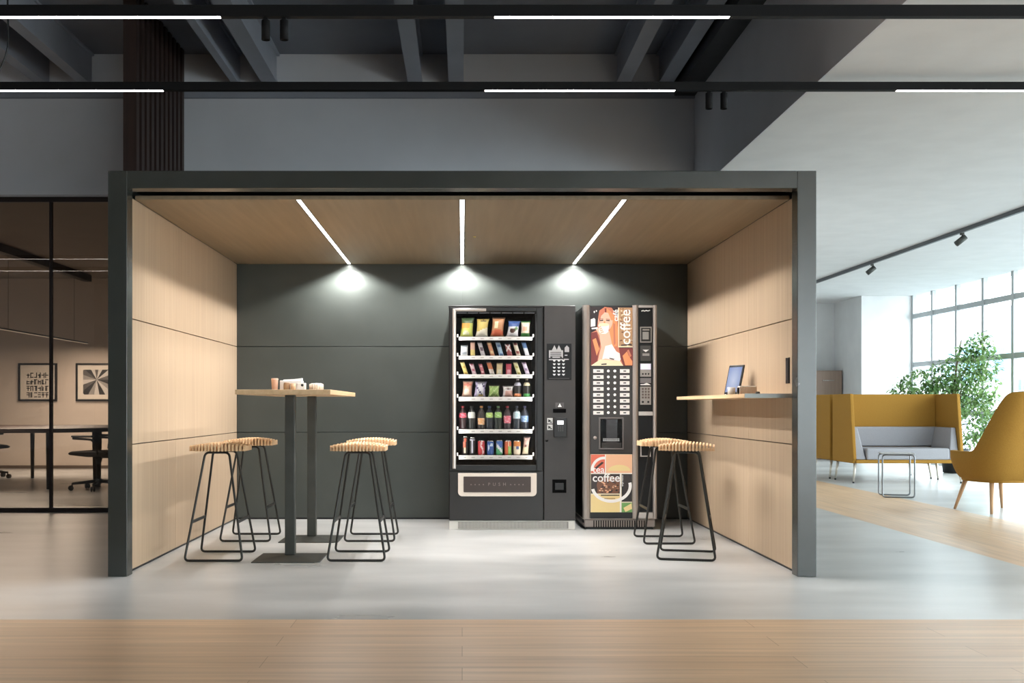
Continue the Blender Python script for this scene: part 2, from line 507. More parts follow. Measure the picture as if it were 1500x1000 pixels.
# ------------------------------------------------------------------ tracks hung across the hall
def hang_bar(name, label, D, z0, z1, segs, cable=None):
    t = thing(name, label, 'light', (0, D, z0))
    h = z1 - z0
    mb = MB(); mb.box(-7.5, 7.5, 0, .04, .004, h)
    xs = sorted(segs); cur = -7.5
    for a, b in xs:
        if a > cur: mb.box(cur, a, 0, .04, 0, .004)
        mb.box(a, b, 0, .003, 0, .004).box(a, b, .034, .04, 0, .004)
        cur = b
    if cur < 7.5: mb.box(cur, 7.5, 0, .04, 0, .004)
    mb.build('track_profile', mat('track_black', (10, 10, 12), .7, 0, spec=.25), t)
    for a, b in segs:
        MB().box(a + .002, b - .002, .0035, .0335, 0, .0038).build('led_diffuser', M_led, t)
    for x in (-4.6, 5.2):
        MB().cyl((x, .025, h), (x, .025, ZS - z0 if x < XB else ZR - z0), .002, n=6).build('suspension_wire', M_black, t)
    if cable:
        MB().tube(fillet([(-2.75, .025, ZS - z0), (-2.74, .025, .5), (-2.735, .025, .25), (-2.80, .025, .10), (-2.80, .025, h)], .12), .006, 6).build('power_cable', M_black, t)
    return t
D1, D2 = 5.32, 6.56
hang_bar('track_light', 'long black hanging light track nearest the viewer crossing the top', D1, 2.90, 2.956, [(-7.4, -1.18), (.156, 1.307)])
hang_bar('track_light', 'second long black hanging light track just above the booth front', D2, 2.90, 2.949, [(-7.4, -1.80), (.135, 1.283), (2.615, 7.4)], True)
def hang_spot(x, D, label):
    t = thing('spotlight', label, 'spotlight', (x, D + .025, 2.90), 0, 'cylinder spotlights under the hanging tracks')
    MB().box(-.010, .010, -.010, .010, -.010, -.001).build('mount', mat('track_black', (10, 10, 12), .7, 0, spec=.25), t)
    mb = MB(); mb.lathe([(.0, -.012), (.019, -.012), (.021, -.014), (.021, -.108), (.018, -.108), (.016, -.095), (0, -.095)], 20, cap=False)
    mb.build('lamp_body', mat('track_black', (10, 10, 12), .7, 0, spec=.25), t)
hang_spot(-.961, D1, 'left black cylinder spotlight under the nearer track')
hang_spot(-.871, D1, 'right black cylinder spotlight under the nearer track')
hang_spot(1.488, D2, 'left black cylinder spotlight under the track over the booth')
hang_spot(1.578, D2, 'right black cylinder spotlight under the track over the booth')

# lounge ceiling track
t = thing('ceiling_track', 'slim dark track running along the white lounge ceiling', 'track', (5.63, 3.0, 2.955))
MB().box(-.018, .018, 0, 16.0, .0, .0449).build('rail', mat('track_grey', (74, 78, 82), .45, .2), t)
def rail_spot(D, label):
    t = thing('spotlight', label, 'spotlight', (5.63, D, 2.953), 0, 'spotlights on the lounge ceiling track')
    MB().box(-.012, .012, -.03, .03, -.022, -.001).build('mount', M_steel, t)
    a = Vector((.03, -.02, -.045)); d = Vector((-.9, .2, -.75)).normalized()
    MB().cyl((0, 0, -.02), (0, 0, -.07), .006, n=8).build('stem', M_steel, t)
    mb = MB(); p = a; mb.cyl(p, p + d * .13, .033, n=18); mb.cyl(p + d * .131, p + d * .133, .028, n=18)
    mb.build('lamp_body', M_steel, t)
rail_spot(15.0, 'dark spotlight farther along the lounge ceiling track')
rail_spot(12.3, 'dark spotlight nearer the viewer on the lounge ceiling track')

# ------------------------------------------------------------------ snack vending machine
VC = .4033; VS = 181.0; VD = 8.84
def vx(px): return (px - VX) / VS - VC
def vz(py): return 1.0 - (py - VY) / VS
M_vm = noisy('vending_black', (46, 43, 42), (51, 48, 47), (1, 1, 1), 5, 3, (.38, .46))
M_vmdark = noisy('vending_dark', (30, 28, 27), (35, 33, 32), (1, 1, 1), 5, 3, (.3, .4))
M_inner = mat('cavity_black', (5, 5, 6), .9, spec=.1)
M_beigeplate = mat('beige_plastic', (214, 204, 192), .4)
M_strip = mat('price_strip_white', (196, 194, 190), .5)
M_ink = mat('ink_black', (20, 20, 20), .6)
M_inkw = mat('print_white', (232, 232, 230), .5)
vm = thing('vending_machine', 'black snack vending machine with a lit glass front and six filled shelves', 'vending machine', (VC, VD, 0))
W0, W1 = vx(657.5), vx(843); ZT = vz(447.5); Z0 = vz(762)
cx0, cx1 = vx(668), vx(786); cz0, cz1 = vz(681), vz(456)
DEP = .80
mb = MB()
mb.box(W0, cx0 - .002, .03, DEP, Z0, ZT).box(cx1 + .002, vx(796), .03, DEP, Z0, ZT)
mb.box(cx0 - .002, cx1 + .002, .03, DEP, Z0, cz0 - .002).box(cx0 - .002, cx1 + .002, .03, DEP, cz1 + .002, ZT)
mb.box(cx0 - .002, cx1 + .002, .62, DEP, cz0 - .002, cz1 + .002)
mb.box(vx(796), W1, .03, DEP, Z0, ZT)
mb.build('cabinet', M_vmdark, vm)
mb = MB()
mb.box(cx0 - .0015, cx0 + .002, .035, .618, cz0, cz1).box(cx1 - .002, cx1 + .0015, .035, .618, cz0, cz1)
mb.box(cx0 + .002, cx1 - .002, .612, .618, cz0, cz1).box(cx0 + .002, cx1 - .002, .035, .612, cz0 - .0015, cz0 + .002).box(cx0 + .002, cx1 - .002, .035, .612, cz1 - .002, cz1 + .0015)
mb.build('cavity_liner', M_inner, vm)
# top lip
MB().box(W0 - .004, vx(796), -.005, .03, vz(450), ZT, .003).build('top_lip', M_vmdark, vm)
# door frame
fx0, fx1, fz0, fz1 = vx(658.5), vx(795), vz(689.5), vz(450.2)
mb = MB()
mb.box(fx0, cx0, -.012, .029, fz0, fz1, .004).box(cx1, fx1, -.012, .029, fz0, fz1, .004)
mb.box(cx0, cx1, -.012, .029, cz1, fz1, .004).box(cx0, cx1, -.012, .029, fz0, cz0, .004)
df = mb.build('door_frame', noisy('door_black', (14, 13, 13), (18, 17, 17), (1, 1, 1), 5, 3, (.3, .38)), vm)
mb = MB(); mb.prism([(vx(663), -.0125), (vx(665), -.019), (vx(667), -.0165), (vx(668), -.0125)], vz(686), vz(452), axis='z')
mb.build('trim', M_silver, df)
mb = MB(); mb.prism([(-.0125, vz(452)), (-.019, vz(453)), (-.0165, vz(455)), (-.0125, vz(456))], vx(664), vx(712), axis='x')
mb.build('trim', M_silver, df)
MB().box(cx0 + .0005, cx1 - .0005, .004, .010, cz0, cz1).build('glass_pane', glass('machine_glass', (250, 250, 250), .015), vm)
mb = MB()
for k in range(56):
    if k % 8 == 7: continue
    x = vx(669.5 + k * 2.08)
    mb.box(x, x + .005, .014, .022, vz(458.6), vz(457.3))
for k in range(84):
    mb.box(vx(785) - .0015, vx(785) + .0015, .014, .022, vz(461 + k * 2.55), vz(460 + k * 2.55))
mb.build('led_strip', emitter('led_dots', (235, 235, 240), .35), vm)
for s, x in ((1, cx0 + .012), (-1, cx1 - .012)):
    area('case_lamp', (x, .02, (cz0 + cz1) / 2), (PI / 2, 0, s * -.75), .012, cz1 - cz0 - .04, 2.0, (1, .97, .92), None, vm)
area('case_lamp', ((cx0 + cx1) / 2, .022, cz1 - .012), (math.radians(38), 0, 0), cx1 - cx0 - .06, .012, .8, (1, .97, .92), None, vm)
strips = [(492.3, 497.6), (520.3, 525.8), (547.8, 553.5), (581, 587.3), (628.8, 634.8), (667.2, 673.2)]
for (a, b) in strips:
    za, zb = vz(b), vz(a)
    sh = MB().box(vx(671), vx(781.5), .075, .60, zb - .012, zb - .002).build('shelf', M_inner, vm)
    MB().box(vx(672), vx(780.5), .062, .072, za, zb, .002).build('price_strip', M_strip, sh)
    for k in range(8):
        x = vx(680 + k * 13.3)
        MB().box(x - .014, x + .014, .0605, .0615, (za + zb) / 2 - .0045, (za + zb) / 2 + .0035).build('price_tag', mat('tag_grey', (150, 146, 142), .5), sh)
    for x in (670.2, 781.9):
        MB().box(vx(x) - .0055, vx(x) + .0055, .064, .075, zb - .004, zb + .022, .002).build('clip', M_strip, sh)
# right hand panel
MB().box(vx(797), W1, -.004, .029, Z0, ZT, .003).build('payment_panel', M_vm, vm)
MB().box(fx0 + .001, vx(795.6), -.004, .029, Z0, fz0 - .004, .003).build('lower_door', M_vmdark, vm)
cp = MB().box(vx(801), vx(837), -.009, -.0045, vz(556), vz(503), .0015).build('control_panel', M_blackgloss, vm)
M_glyph = mat('glyph_grey', (190, 190, 192), .5, 0, (220, 220, 224), .12)
mb = MB()
mb.box(vx(804), vx(824.5), -.0105, -.0092, vz(524), vz(513))
mb.prism([(vx(808), vz(513.5)), (vx(812), vz(505.5)), (vx(816), vz(513.5))], -.0105, -.0092).prism([(vx(815), vz(513.5)), (vx(818.5), vz(505.5)), (vx(822.5), vz(513.5))], -.0105, -.0092)
mb.box(vx(827), vx(833.5), -.0105, -.0092, vz(515.5), vz(509)).prism([(vx(827), vz(509.2)), (vx(830.2), vz(505.8)), (vx(833.5), vz(509.2))], -.0105, -.0092)
mb.box(vx(827), vx(831), -.0105, -.0092, vz(521), vz(519.5)).box(vx(825.5), vx(833), -.0105, -.0092, vz(527), vz(525.5)).box(vx(804), vx(824.5), -.0105, -.0092, vz(527.4), vz(525.8))
mb.build('instruction_print', mat('print_grey', (168, 166, 168), .5), cp)
mb = MB()
for k in range(3):
    mb.box(vx(806), vx(822), -.0112, -.0106, vz(516.6 + k * 2.6), vz(515.6 + k * 2.6))
mb.box(vx(806), vx(809), -.0112, -.0106, vz(524), vz(522.4)).box(vx(820), vx(823), -.0112, -.0106, vz(524), vz(522.4))
mb.build('instruction_print', M_ink, cp)
for r in range(5):
    for c in range(3):
        X, Z = vx(811.8 + 6.7 * c), vz(528.3 + 5.1 * r)
        MB().prism([(X - .012, Z + .007), (X + .012, Z + .007), (X + .008, Z - .003), (X, Z - .008), (X - .008, Z - .003)], -.0115, -.0092).build('button', M_glyph, cp)
MB().box(vx(804), vx(834), -.0115, -.0092, vz(555), vz(553.6)).build('ledge', M_vm, cp)
# coin entry
ce = MB().box(vx(810), vx(829), -.0075, -.0045, vz(604.3), vz(598.5), .001).build('note_slot', M_inner, vm)
mb = MB(); mb.prism([(vx(813.6), vz(597)), (vx(816), vz(597)), (vx(816.5), vz(593)), (vx(819.8), vz(590)), (vx(823), vz(593)), (vx(823.6), vz(597)), (vx(826), vz(597)), (vx(826), vz(589.5)), (vx(813.6), vz(589.5))], -.006, -.0045)
mb.build('slot_sign', mat('sign_grey', (84, 82, 82), .5), vm)
MB().prism([(vx(816.8), vz(596)), (vx(823), vz(596)), (vx(819.9), vz(590.4))], -.0075, -.0061).build('slot_arrow', M_inkw, vm)
cr = MB().box(vx(811), vx(830), -.034, -.0045, vz(640), vz(611.5), .005).build('card_reader', M_blackpl, vm)
MB().box(vx(815.8), vx(825), -.0365, -.0345, vz(621.5), vz(615.7), .0006).build('screen', mat('reader_screen', (236, 236, 238), .3, 0, (240, 240, 245), .7), cr)
mb = MB()
for c in range(3):
    for r in range(3):
        mb.box(vx(817 + 3 * c), vx(818.6 + 3 * c), -.0362, -.0345, vz(626 + 2.6 * r), vz(624.4 + 2.6 * r))
mb.build('keypad', mat('key_grey', (84, 84, 84), .5), cr)
for py in (612, 621.5):
    st = MB().box(vx(801.5), vx(809.5), -.0052, -.0045, vz(py + 8), vz(py)).build('sticker', mat('sticker_grey', (196, 196, 194), .5), vm)
    mb = MB(); mb.prism([(vx(803), vz(py + 6.6)), (vx(803), vz(py + 1.6)), (vx(807.6), vz(py + 4))], -.0060, -.0053).box(vx(805.4), vx(808.6), -.0060, -.0053, vz(py + 6.8), vz(py + 5.4))
    mb.build('symbol', M_ink, st)
MB().lathe([(0, -.010), (.010, -.010), (.012, -.0045)], 16, vx(801), 0, vz(645), axis='y', cap=False).build('door_lock', M_blackgloss, vm)
rc = MB().box(vx(809), vx(829.5), -.0085, -.0045, vz(721.5), vz(702), .0015).build('coin_return', M_inner, vm)
MB().box(vx(813), vx(825.5), -.0115, -.009, vz(717), vz(707), .001).build('return_flap', M_blackpl, rc)
# delivery hatch
def rr(x0, x1, z0, z1, r, top=False):
    pts = []
    for (cxx, czz, a0) in ((x1 - r, z0 + r, -90), (x1 - (r if top else .004), z1 - (r if top else .004), 0), (x0 + (r if top else .004), z1 - (r if top else .004), 90), (x0 + r, z0 + r, 180)):
        R = r if (a0 in (-90, 180) or top) else .004
        for k in range(6):
            a = math.radians(a0 + 18 * k); pts.append((cxx + R * math.cos(a), czz + R * math.sin(a)))
    return pts
hf = MB().prism(rr(vx(671), vx(786), vz(726.5), vz(692.5), .035), -.014, -.0045, .003).build('hatch_frame', M_beigeplate, vm)
fl = MB().prism(rr(vx(679), vx(777.5), vz(720.5), vz(697.5), .006), -.0175, -.0145, .001).build('hatch_flap', mat('flap_brown', (58, 47, 43), .35), vm)
R90 = Matrix.Rotation(PI / 2, 4, 'X')
mb = MB()
mb.text('P  U  S  H', .036, Matrix.Translation((vx(728), -.0185, vz(709))) @ R90, .0006)
for px in (690, 696, 702, 708, 748, 754, 760, 766):
    mb.prism([(vx(px) - .006, vz(710)), (vx(px) + .006, vz(710)), (vx(px), vz(708))], -.0190, -.0180)
mb.build('push_lettering', mat('emboss_grey', (128, 116, 108), .4), fl)
# plinth with vent grille
M_plinth = mat('plinth_silver', (206, 204, 198), .35, .3)
MB().box(W0 + .002, W1 - .002, .004, DEP - .02, 0, Z0 - .001, .003).build('plinth', M_plinth, vm)
gr = MB().box(vx(671), vx(832.5), .0005, .0035, vz(774), vz(764)).build('vent_grille', mat('grille_grey', (120, 118, 114), .5, .3), vm)
mb = MB()
for k in range(78):
    x = vx(672 + k * 2.05)
    mb.box(x, x + .0046, -.0016, .0003, vz(773.6), vz(764.4))
mb.build('fins', mat('fin_light', (200, 198, 192), .4, .3), gr)

# ------------------------------------------------------------------ goods on the shelves
def gmat(c):
    g = sum(c) / 3
    d = tuple(int((v * .86 + g * .14) * .86) for v in c)
    return mat('pack_%d_%d_%d' % c, d, .36)
SHZ = [vz(a) - .002 for a, b in strips]          # top of each shelf
def world_v(px, D=VD + .14): return WX(px, VD) * 1.0
def put(o, px, row, y=.13):
    o.location = (VC + vx(px), VD + y, SHZ[row] + .0012)
    return o
def pack(name, label, cat, px, row, w_px, h_px, cols, fn, lean_px=0.0, t=.035, group=None, y=.13, pinch=.16):
    """flow-wrapped bag or bar; fn(u, v) picks a colour slot; sealed flat edges above and below"""
    w, h, lean = w_px / VS, h_px / VS, lean_px / VS
    nu, nv = 10, 16
    mb = MB(); G = {}
    for side in (0, 1):
        for j in range(nv + 1):
            v = j / nv
            prof = min(1.0, max(0.0, math.sin(PI * min(max((v - .07) / .86, 0), 1)))) ** .5
            ww = w * (1 - pinch * prof)
            for i in range(nu + 1):
                u = i / nu
                th = t / 2 * (math.sin(PI * u) ** .6 if 0 < u < 1 else 0) * prof
                if (side == 1 and (i in (0, nu) or j in (0, nv))):
                    G[side, i, j] = G[0, i, j]; continue
                crinkle = .0015 * math.sin(u * 23 + v * 9) * prof
                zz = h * v + (.0012 * ((i % 2) * 2 - 1) if j == nv else 0)
                G[side, i, j] = mb.b.verts.new(((u - .5) * ww + lean * v - lean * .5, (-th - crinkle if side == 0 else th) , zz))
        for j in range(nv):
            for i in range(nu):
                q = (G[side, i, j], G[side, i + 1, j], G[side, i + 1, j + 1], G[side, i, j + 1])
                try:
                    f = mb.b.faces.new(q if side == 0 else q[::-1])
                    f.smooth = True; f.material_index = fn((i + .5) / nu, (j + .5) / nv)
                except ValueError:
                    pass
    o = mb.build(name, [gmat(c) for c in cols], None)
    put(o, px, row, y)
    return tag(o, label, cat, group)
def blob(u, v, cu, cv, ru, rv): return ((u - cu) / ru) ** 2 + ((v - cv) / rv) ** 2 < 1
G1 = 'snack bags on the top vending shelf'
pack('snack_bag', 'green and yellow crisp bag at the left end of the top vending shelf', 'snack bag', 684.5, 0, 20, 30.5, [(70, 96, 58), (232, 160, 60), (205, 214, 96), (236, 236, 190)],
     lambda u, v: 0 if v > .66 or v < .03 else (1 if v > .42 and u < .75 else (3 if blob(u, v, .45, .2, .3, .1) else 2)), 2.5, .06, G1)
pack('snack_bag', 'pale yellow snack bag with white lower half on the top vending shelf', 'snack bag', 707, 0, 19, 28.5, [(226, 196, 96), (244, 238, 214), (120, 96, 60)],
     lambda u, v: 2 if blob(u, v, .55, .86, .25, .05) else (1 if v < .38 + .25 * u - .1 else 0), 2.5, .06, G1)
pack('snack_bag', 'orange brown snack bag with red lower patch in the middle of the top vending shelf', 'snack bag', 730, 0, 20, 31, [(206, 138, 88), (222, 96, 58), (244, 226, 180), (104, 72, 48)],
     lambda u, v: 3 if v > .90 else (1 if blob(u, v, .5, .22, .55, .16) else (2 if blob(u, v, .35, .6, .2, .16) else 0)), 3.5, .06, G1)
pack('snack_bag', 'blue and white biscuit bag with brown picture on the top vending shelf', 'snack bag', 753, 0, 18.5, 25.5, [(58, 96, 176), (238, 238, 240), (84, 48, 36), (110, 160, 90)],
     lambda u, v: 2 if blob(u, v, .45, .40, .27, .13) else (3 if blob(u, v, .72, .5, .14, .1) else (0 if v > .62 else 1)), 4, .06, G1)
pack('snack_bag', 'cream snack bag with green base at the right end of the top vending shelf', 'snack bag', 771.2, 0, 14.5, 25, [(238, 214, 190), (60, 140, 62), (232, 160, 130)],
     lambda u, v: 1 if v > .90 or v < .27 else (2 if blob(u, v, .45, .5, .28, .14) else 0), 1.0, .055, G1)
G2 = 'wrapped bars on the second vending shelf'
b2 = [(680, 11, 16.5, 0.5, [(214, 218, 222), (150, 158, 166)], 'small silver grey sachet at the left end of the second vending shelf'),
      (692.7, 7, 21.5, 0, [(226, 176, 150), (232, 206, 110)], 'upright peach bar with yellow lower half on the second vending shelf'),
      (705.5, 6.5, 21, -6, [(214, 206, 208), (96, 72, 84)], 'leaning white bar with dark band on the second vending shelf'),
      (719.5, 6.5, 21, -6, [(214, 140, 96), (240, 206, 150)], 'leaning orange brown bar with pale centre on the second vending shelf'),
      (732.5, 7, 21, -6, [(170, 200, 226), (72, 112, 160)], 'leaning light blue bar on the second vending shelf'),
      (746, 8, 18, -4, [(176, 84, 84), (240, 230, 226)], 'dark red bar with white crossed stripes on the second vending shelf'),
      (758, 6.5, 20, -6, [(224, 214, 190), (150, 60, 56)], 'leaning cream bar with red bands on the second vending shelf'),
      (771, 6.5, 21, -6.5, [(226, 230, 236), (66, 110, 168)], 'leaning white bar with blue top at the right end of the second vending shelf')]
for k, (px, w, h, le, cs, lab) in enumerate(b2):
    if k == 5:
        fn = lambda u, v: 1 if v > .4 and (abs((u - .5) - (v - .7) * 1.6) < .16 or abs((u - .5) + (v - .7) * 1.6) < .16) else 0
    elif k == 1: fn = lambda u, v: 1 if v < .42 else 0
    elif k == 7: fn = lambda u, v: 1 if v > .55 else 0
    else: fn = lambda u, v, k=k: 1 if (int(v * 5 + k) % 3 == 1 and .15 < u < .9) else 0
    pack('snack_bar', lab, 'snack bar', px, 1, w, h, cs, fn, le, .018, G2, .115, .04)
G3 = 'wrapped bars on the third vending shelf'
b3 = [(680, 6.5, 19, -6.5, [(236, 214, 120), (200, 160, 60)], 'leaning yellow bar at the left end of the third vending shelf'),
      (693, 6.5, 17, -5, [(232, 200, 206), (190, 90, 110)], 'leaning pale pink and white bar on the third vending shelf'),
      (706, 5.5, 16.5, -5, [(206, 104, 116), (236, 200, 196)], 'slim leaning rose red bar on the third vending shelf'),
      (719, 7, 19, -6, [(238, 226, 214), (222, 120, 60)], 'leaning white bar with orange top on the third vending shelf'),
      (732.5, 9, 17.5, 0.5, [(236, 208, 150), (244, 236, 206)], 'upright cream bar between two bars on the third vending shelf'),
      (746, 8.5, 17, 0, [(212, 60, 84), (240, 170, 176)], 'upright crimson red bar on the third vending shelf'),
      (758.5, 6.5, 19, -6.5, [(232, 226, 170), (180, 170, 80)], 'leaning pale lemon bar on the third vending shelf'),
      (771.3, 6.5, 19, -6.5, [(206, 190, 214), (130, 104, 140)], 'leaning lilac bar at the right end of the third vending shelf')]
for k, (px, w, h, le, cs, lab) in enumerate(b3):
    if k == 3: fn = lambda u, v: 1 if .45 < v < .92 else 0
    elif k in (4, 5): fn = lambda u, v: 1 if v < .45 and .2 < u < .8 else 0
    else: fn = lambda u, v, k=k: 1 if (int(v * 6 + k) % 3 == 0 and .2 < u < .85) else 0
    pack('snack_bar', lab, 'snack bar', px, 2, w, h, cs, fn, le, .018, G3, .115, .04)
G4 = 'bags on the fourth vending shelf'
pack('snack_bag', 'salmon pink snack bag at the left end of the fourth vending shelf', 'snack bag', 685, 3, 16, 24.5, [(238, 180, 150), (224, 120, 96), (244, 224, 200)],
     lambda u, v: 1 if blob(u, v, .5, .75, .4, .1) else (2 if blob(u, v, .4, .3, .35, .2) or v > .93 else 0), 2, .055, G4)
pack('snack_bag', 'lilac and white snack bag with dark figures on the fourth vending shelf', 'snack bag', 704, 3, 17.5, 23.5, [(196, 186, 226), (236, 234, 244), (72, 60, 110), (226, 190, 80)],
     lambda u, v: 2 if (int(u * 7) + int(v * 8)) % 5 == 0 and .15 < v < .9 else (3 if blob(u, v, .6, .12, .2, .08) else (1 if .2 < u < .85 else 0)), 2.5, .055, G4)
pack('snack_bag', 'green speckled snack bag on the fourth vending shelf', 'snack bag', 724.5, 3, 17, 18.5, [(150, 190, 90), (206, 222, 150), (70, 80, 56)],
     lambda u, v: 2 if v > .85 else (1 if (int(u * 9) * 3 + int(v * 9) * 5) % 4 == 0 else 0), .8, .055, G4)
pack('snack_bag', 'white topped pink snack bag next to the two bottles on the fourth vending shelf', 'snack bag', 745, 3, 16.5, 17, [(232, 176, 160), (240, 236, 232), (110, 90, 88)],
     lambda u, v: 2 if blob(u, v, .5, .72, .3, .07) else (1 if v > .55 or u < .2 else 0), .5, .055, G4)

def bottle(label, px, row, w_px, h_px, body, cap, lab, l0, l1, group, y=.13, base=None):
    """drinks bottle: body with neck, cap, wrap label"""
    t = thing('drink_bottle', label, 'bottle', (VC + vx(px), VD + y, SHZ[row] + .0012), 0, group)
    r, h = w_px / VS / 2, h_px / VS
    prof = [(r * .8, 0), (r * .96, .02 * h), (r, .06 * h), (r * .94, .2 * h), (r * .94, .3 * h), (r, .4 * h), (r, .6 * h), (r * .92, .70 * h), (r * .62, .80 * h), (r * .36, .87 * h), (r * .33, .92 * h)]
    mb = MB(); mb.lathe(prof, 20)
    mb.build('body', gmat(body), t)
    MB().lathe([(r * .40, .921 * h), (r * .42, .93 * h), (r * .42, .99 * h), (r * .36, h)], 18).build('cap', gmat(cap), t)
    def rad(v):
        for (ra, za), (rb, zb) in zip(prof, prof[1:]):
            if za <= v * h <= zb: return ra + (rb - ra) * (v * h - za) / (zb - za) + .0012
        return r
    vs = [l0 + (l1 - l0) * k / 6 for k in range(7)]
    MB().lathe([(rad(v), v * h) for v in vs], 20, cap=False, mf=lambda z, a: 1 if (int(a * 14) + int(z * 160)) % 4 == 0 else 0).build('label', [gmat(lab), gmat(tuple(min(255, c // 2 + 118) for c in lab))], t)
    if base:
        MB().lathe([(r * .80, -.0), (r * 1.03, .03 * h), (r * 1.03, .16 * h), (r * .9, .2 * h)], 20, cap=False).build('base_sleeve', gmat(base), t)
    return t
G4b = 'dark bottles at the right of the fourth vending shelf'
bottle('dark bottle with lilac label and orange base on the fourth vending shelf', 759.5, 3, 10.5, 27, (34, 28, 30), (170, 160, 160), (206, 204, 224), .62, .80, G4b, base=(230, 130, 70))
bottle('dark bottle with cream label and green base on the fourth vending shelf', 773, 3, 10, 27, (30, 30, 26), (150, 146, 120), (222, 206, 160), .62, .80, G4b, base=(70, 176, 84))
G5 = 'drinks bottles on the fifth vending shelf'
b5 = [(678, (52, 24, 26), (170, 30, 44), (214, 52, 78), .50, .70, 'dark bottle with high red label at the left end of the fifth vending shelf'),
      (691, (30, 30, 28), (40, 40, 40), (214, 214, 206), .48, .74, 'dark bottle with black and white label on the fifth vending shelf'),
      (705.5, (40, 28, 22), (226, 150, 70), (236, 168, 104), .20, .48, 'dark bottle with orange cap and orange label on the fifth vending shelf'),
      (717.5, (26, 34, 44), (50, 70, 120), (170, 206, 90), .50, .72, 'dark bottle with navy cap and lime green label on the fifth vending shelf'),
      (730.5, (26, 38, 28), (96, 150, 84), (140, 196, 84), .50, .74, 'dark bottle with green cap and leaf green label on the fifth vending shelf'),
      (744, (44, 24, 28), (190, 30, 56), (226, 96, 116), .26, .58, 'dark bottle with red cap and low pink label on the fifth vending shelf'),
      (758, (34, 44, 54), (60, 70, 96), (176, 206, 216), .46, .76, 'bottle with pale blue high label on the fifth vending shelf'),
      (770, (34, 40, 56), (60, 56, 110), (120, 160, 216), .32, .58, 'bottle with mid blue low label at the right end of the fifth vending shelf')]
for (px, bo, ca, la, l0, l1, lab) in b5:
    bottle(lab, px, 4, 11, 34.5, bo, ca, la, l0, l1, G5)
G6 = 'drinks on the bottom vending shelf'
def can(label, px, h_px, w_px, cols, fn, name='drink_can', cat='can'):
    r, h = w_px / VS / 2, h_px / VS
    t = thing(name, label, cat, (VC + vx(px), VD + .13, SHZ[5] + .0012), 0, G6)
    zz = [0, .02, .06, .12, .2, .3, .4, .5, .6, .7, .8, .88, .93]
    rr_ = [.78, .82, .98] + [1] * 8 + [1, .9]
    MB().lathe([(r * a, h * z) for a, z in zip(rr_, zz)], 24, mf=lambda z, a: fn(a, z / h)).build('can_body', [gmat(c) for c in cols], t)
    mb = MB(); mb.lathe([(r * .88, h * .931), (r * .90, h * .97), (r * .86, h), (r * .8, h * .975), (0, h * .97)], 24, cap=False)
    mb.box(-r * .25, r * .25, -r * .5, r * .2, h * .972, h * .985)
    mb.build('can_lid', M_chrome, t)
# front of the can is at a = .75
can('slim black can with red flame swirl on the bottom vending shelf', 681, 28.5, 10, [(22, 18, 20), (214, 84, 50), (240, 206, 170)], lambda a, v: 1 if abs(a - .75 - .03 * math.sin(v * 9)) < .07 and .42 < v < .9 else (2 if abs(a - .75) < .05 and .1 < v < .42 else 0))
can('slim black can with grey upright stripe on the bottom vending shelf', 692, 27, 9, [(22, 20, 24), (196, 190, 206)], lambda a, v: 1 if (abs(a - .75) < .03 and .1 < v < .8) or (v > .76 and abs(a - .75) < .15 and v < .9) else 0)
can('red can with white swirl on the bottom vending shelf', 705.5, 22.5, 10.5, [(214, 44, 52), (244, 214, 212)], lambda a, v: 1 if abs(a - .78 - .05 * math.sin(v * 7)) < .035 else 0)
can('deep blue can with white patches on the bottom vending shelf', 719, 22, 10.5, [(32, 84, 170), (206, 224, 240)], lambda a, v: 1 if blob(a, v, .80, .68, .08, .1) or blob(a, v, .66, .5, .03, .2) else 0)
can('blue over green can with white splash on the bottom vending shelf', 732.3, 22.5, 10, [(56, 104, 190), (70, 176, 110), (232, 238, 240)], lambda a, v: 2 if abs(v - .45 - (.75 - a) * 1.5) < .12 and .6 < a < .9 else (0 if v > .5 else 1))
can('orange and lime green can on the bottom vending shelf', 745, 22, 10.5, [(230, 96, 48), (140, 190, 84), (246, 220, 170)], lambda a, v: 1 if a > .77 and v < .6 else (2 if abs(a - .77) < .02 else 0))
can('orange and white fruit can beside the sachet on the bottom vending shelf', 758.5, 22, 10.5, [(238, 140, 56), (246, 226, 196), (70, 90, 150)], lambda a, v: 2 if blob(a, v, .77, .5, .05, .14) else (1 if v < .55 else 0))
pack('drink_sachet', 'tall pink and cream sachet at the right end of the bottom vending shelf', 'sachet', 772, 5, 9.5, 27.5, [(232, 190, 176), (236, 220, 180), (120, 70, 60)],
     lambda u, v: 2 if blob(u, v, .4, .5, .2, .08) else (1 if v < .45 else 0), 3.5, .03, G6)

# ------------------------------------------------------------------ coffee machine
CC = 1.2806; CS = 180.0; CD = 8.89
def kx(px): return (px - VX) / CS - CC
def kz(py): return 1.0 - (py - VY) / CS
cm = thing('coffee_machine', 'tall coffee vending machine with silver columns and coffee posters', 'coffee machine', (CC, CD, 0))
K0, K1 = kx(853.5), kx(962); KT = kz(447); KB = kz(759)
MB().box(K0 + .004, K1 - .004, .035, .74, .05, KT - .004, .004).build('cabinet', M_blackpl, cm)
def col_prof(x0, x1, z0, z1, name='column'):
    w = x1 - x0
    pts = [(x0, .034), (x0, -.004), (x0 + w * .18, -.018), (x0 + w * .5, -.024), (x0 + w * .82, -.018), (x1, -.004), (x1, .034)]
    MB().prism(pts, z0, z1, axis='z').build(name, M_silver, cm)
col_prof(K0, kx(864.5), KB, KT)
col_prof(kx(926.5), kx(935), KB, KT)
col_prof(kx(956.5), K1, KB, KT)
MB().box(kx(935), kx(956.5), -.014, .034, kz(450.5), KT, .003).build('crossbar', M_silver, cm)
MB().box(kx(935), kx(956.5), -.014, .034, kz(608.5), kz(602.5), .003).build('crossbar', M_silver, cm)
MB().box(kx(935), kx(956.5), -.014, .034, KB, kz(750), .003).build('crossbar', M_silver, cm)
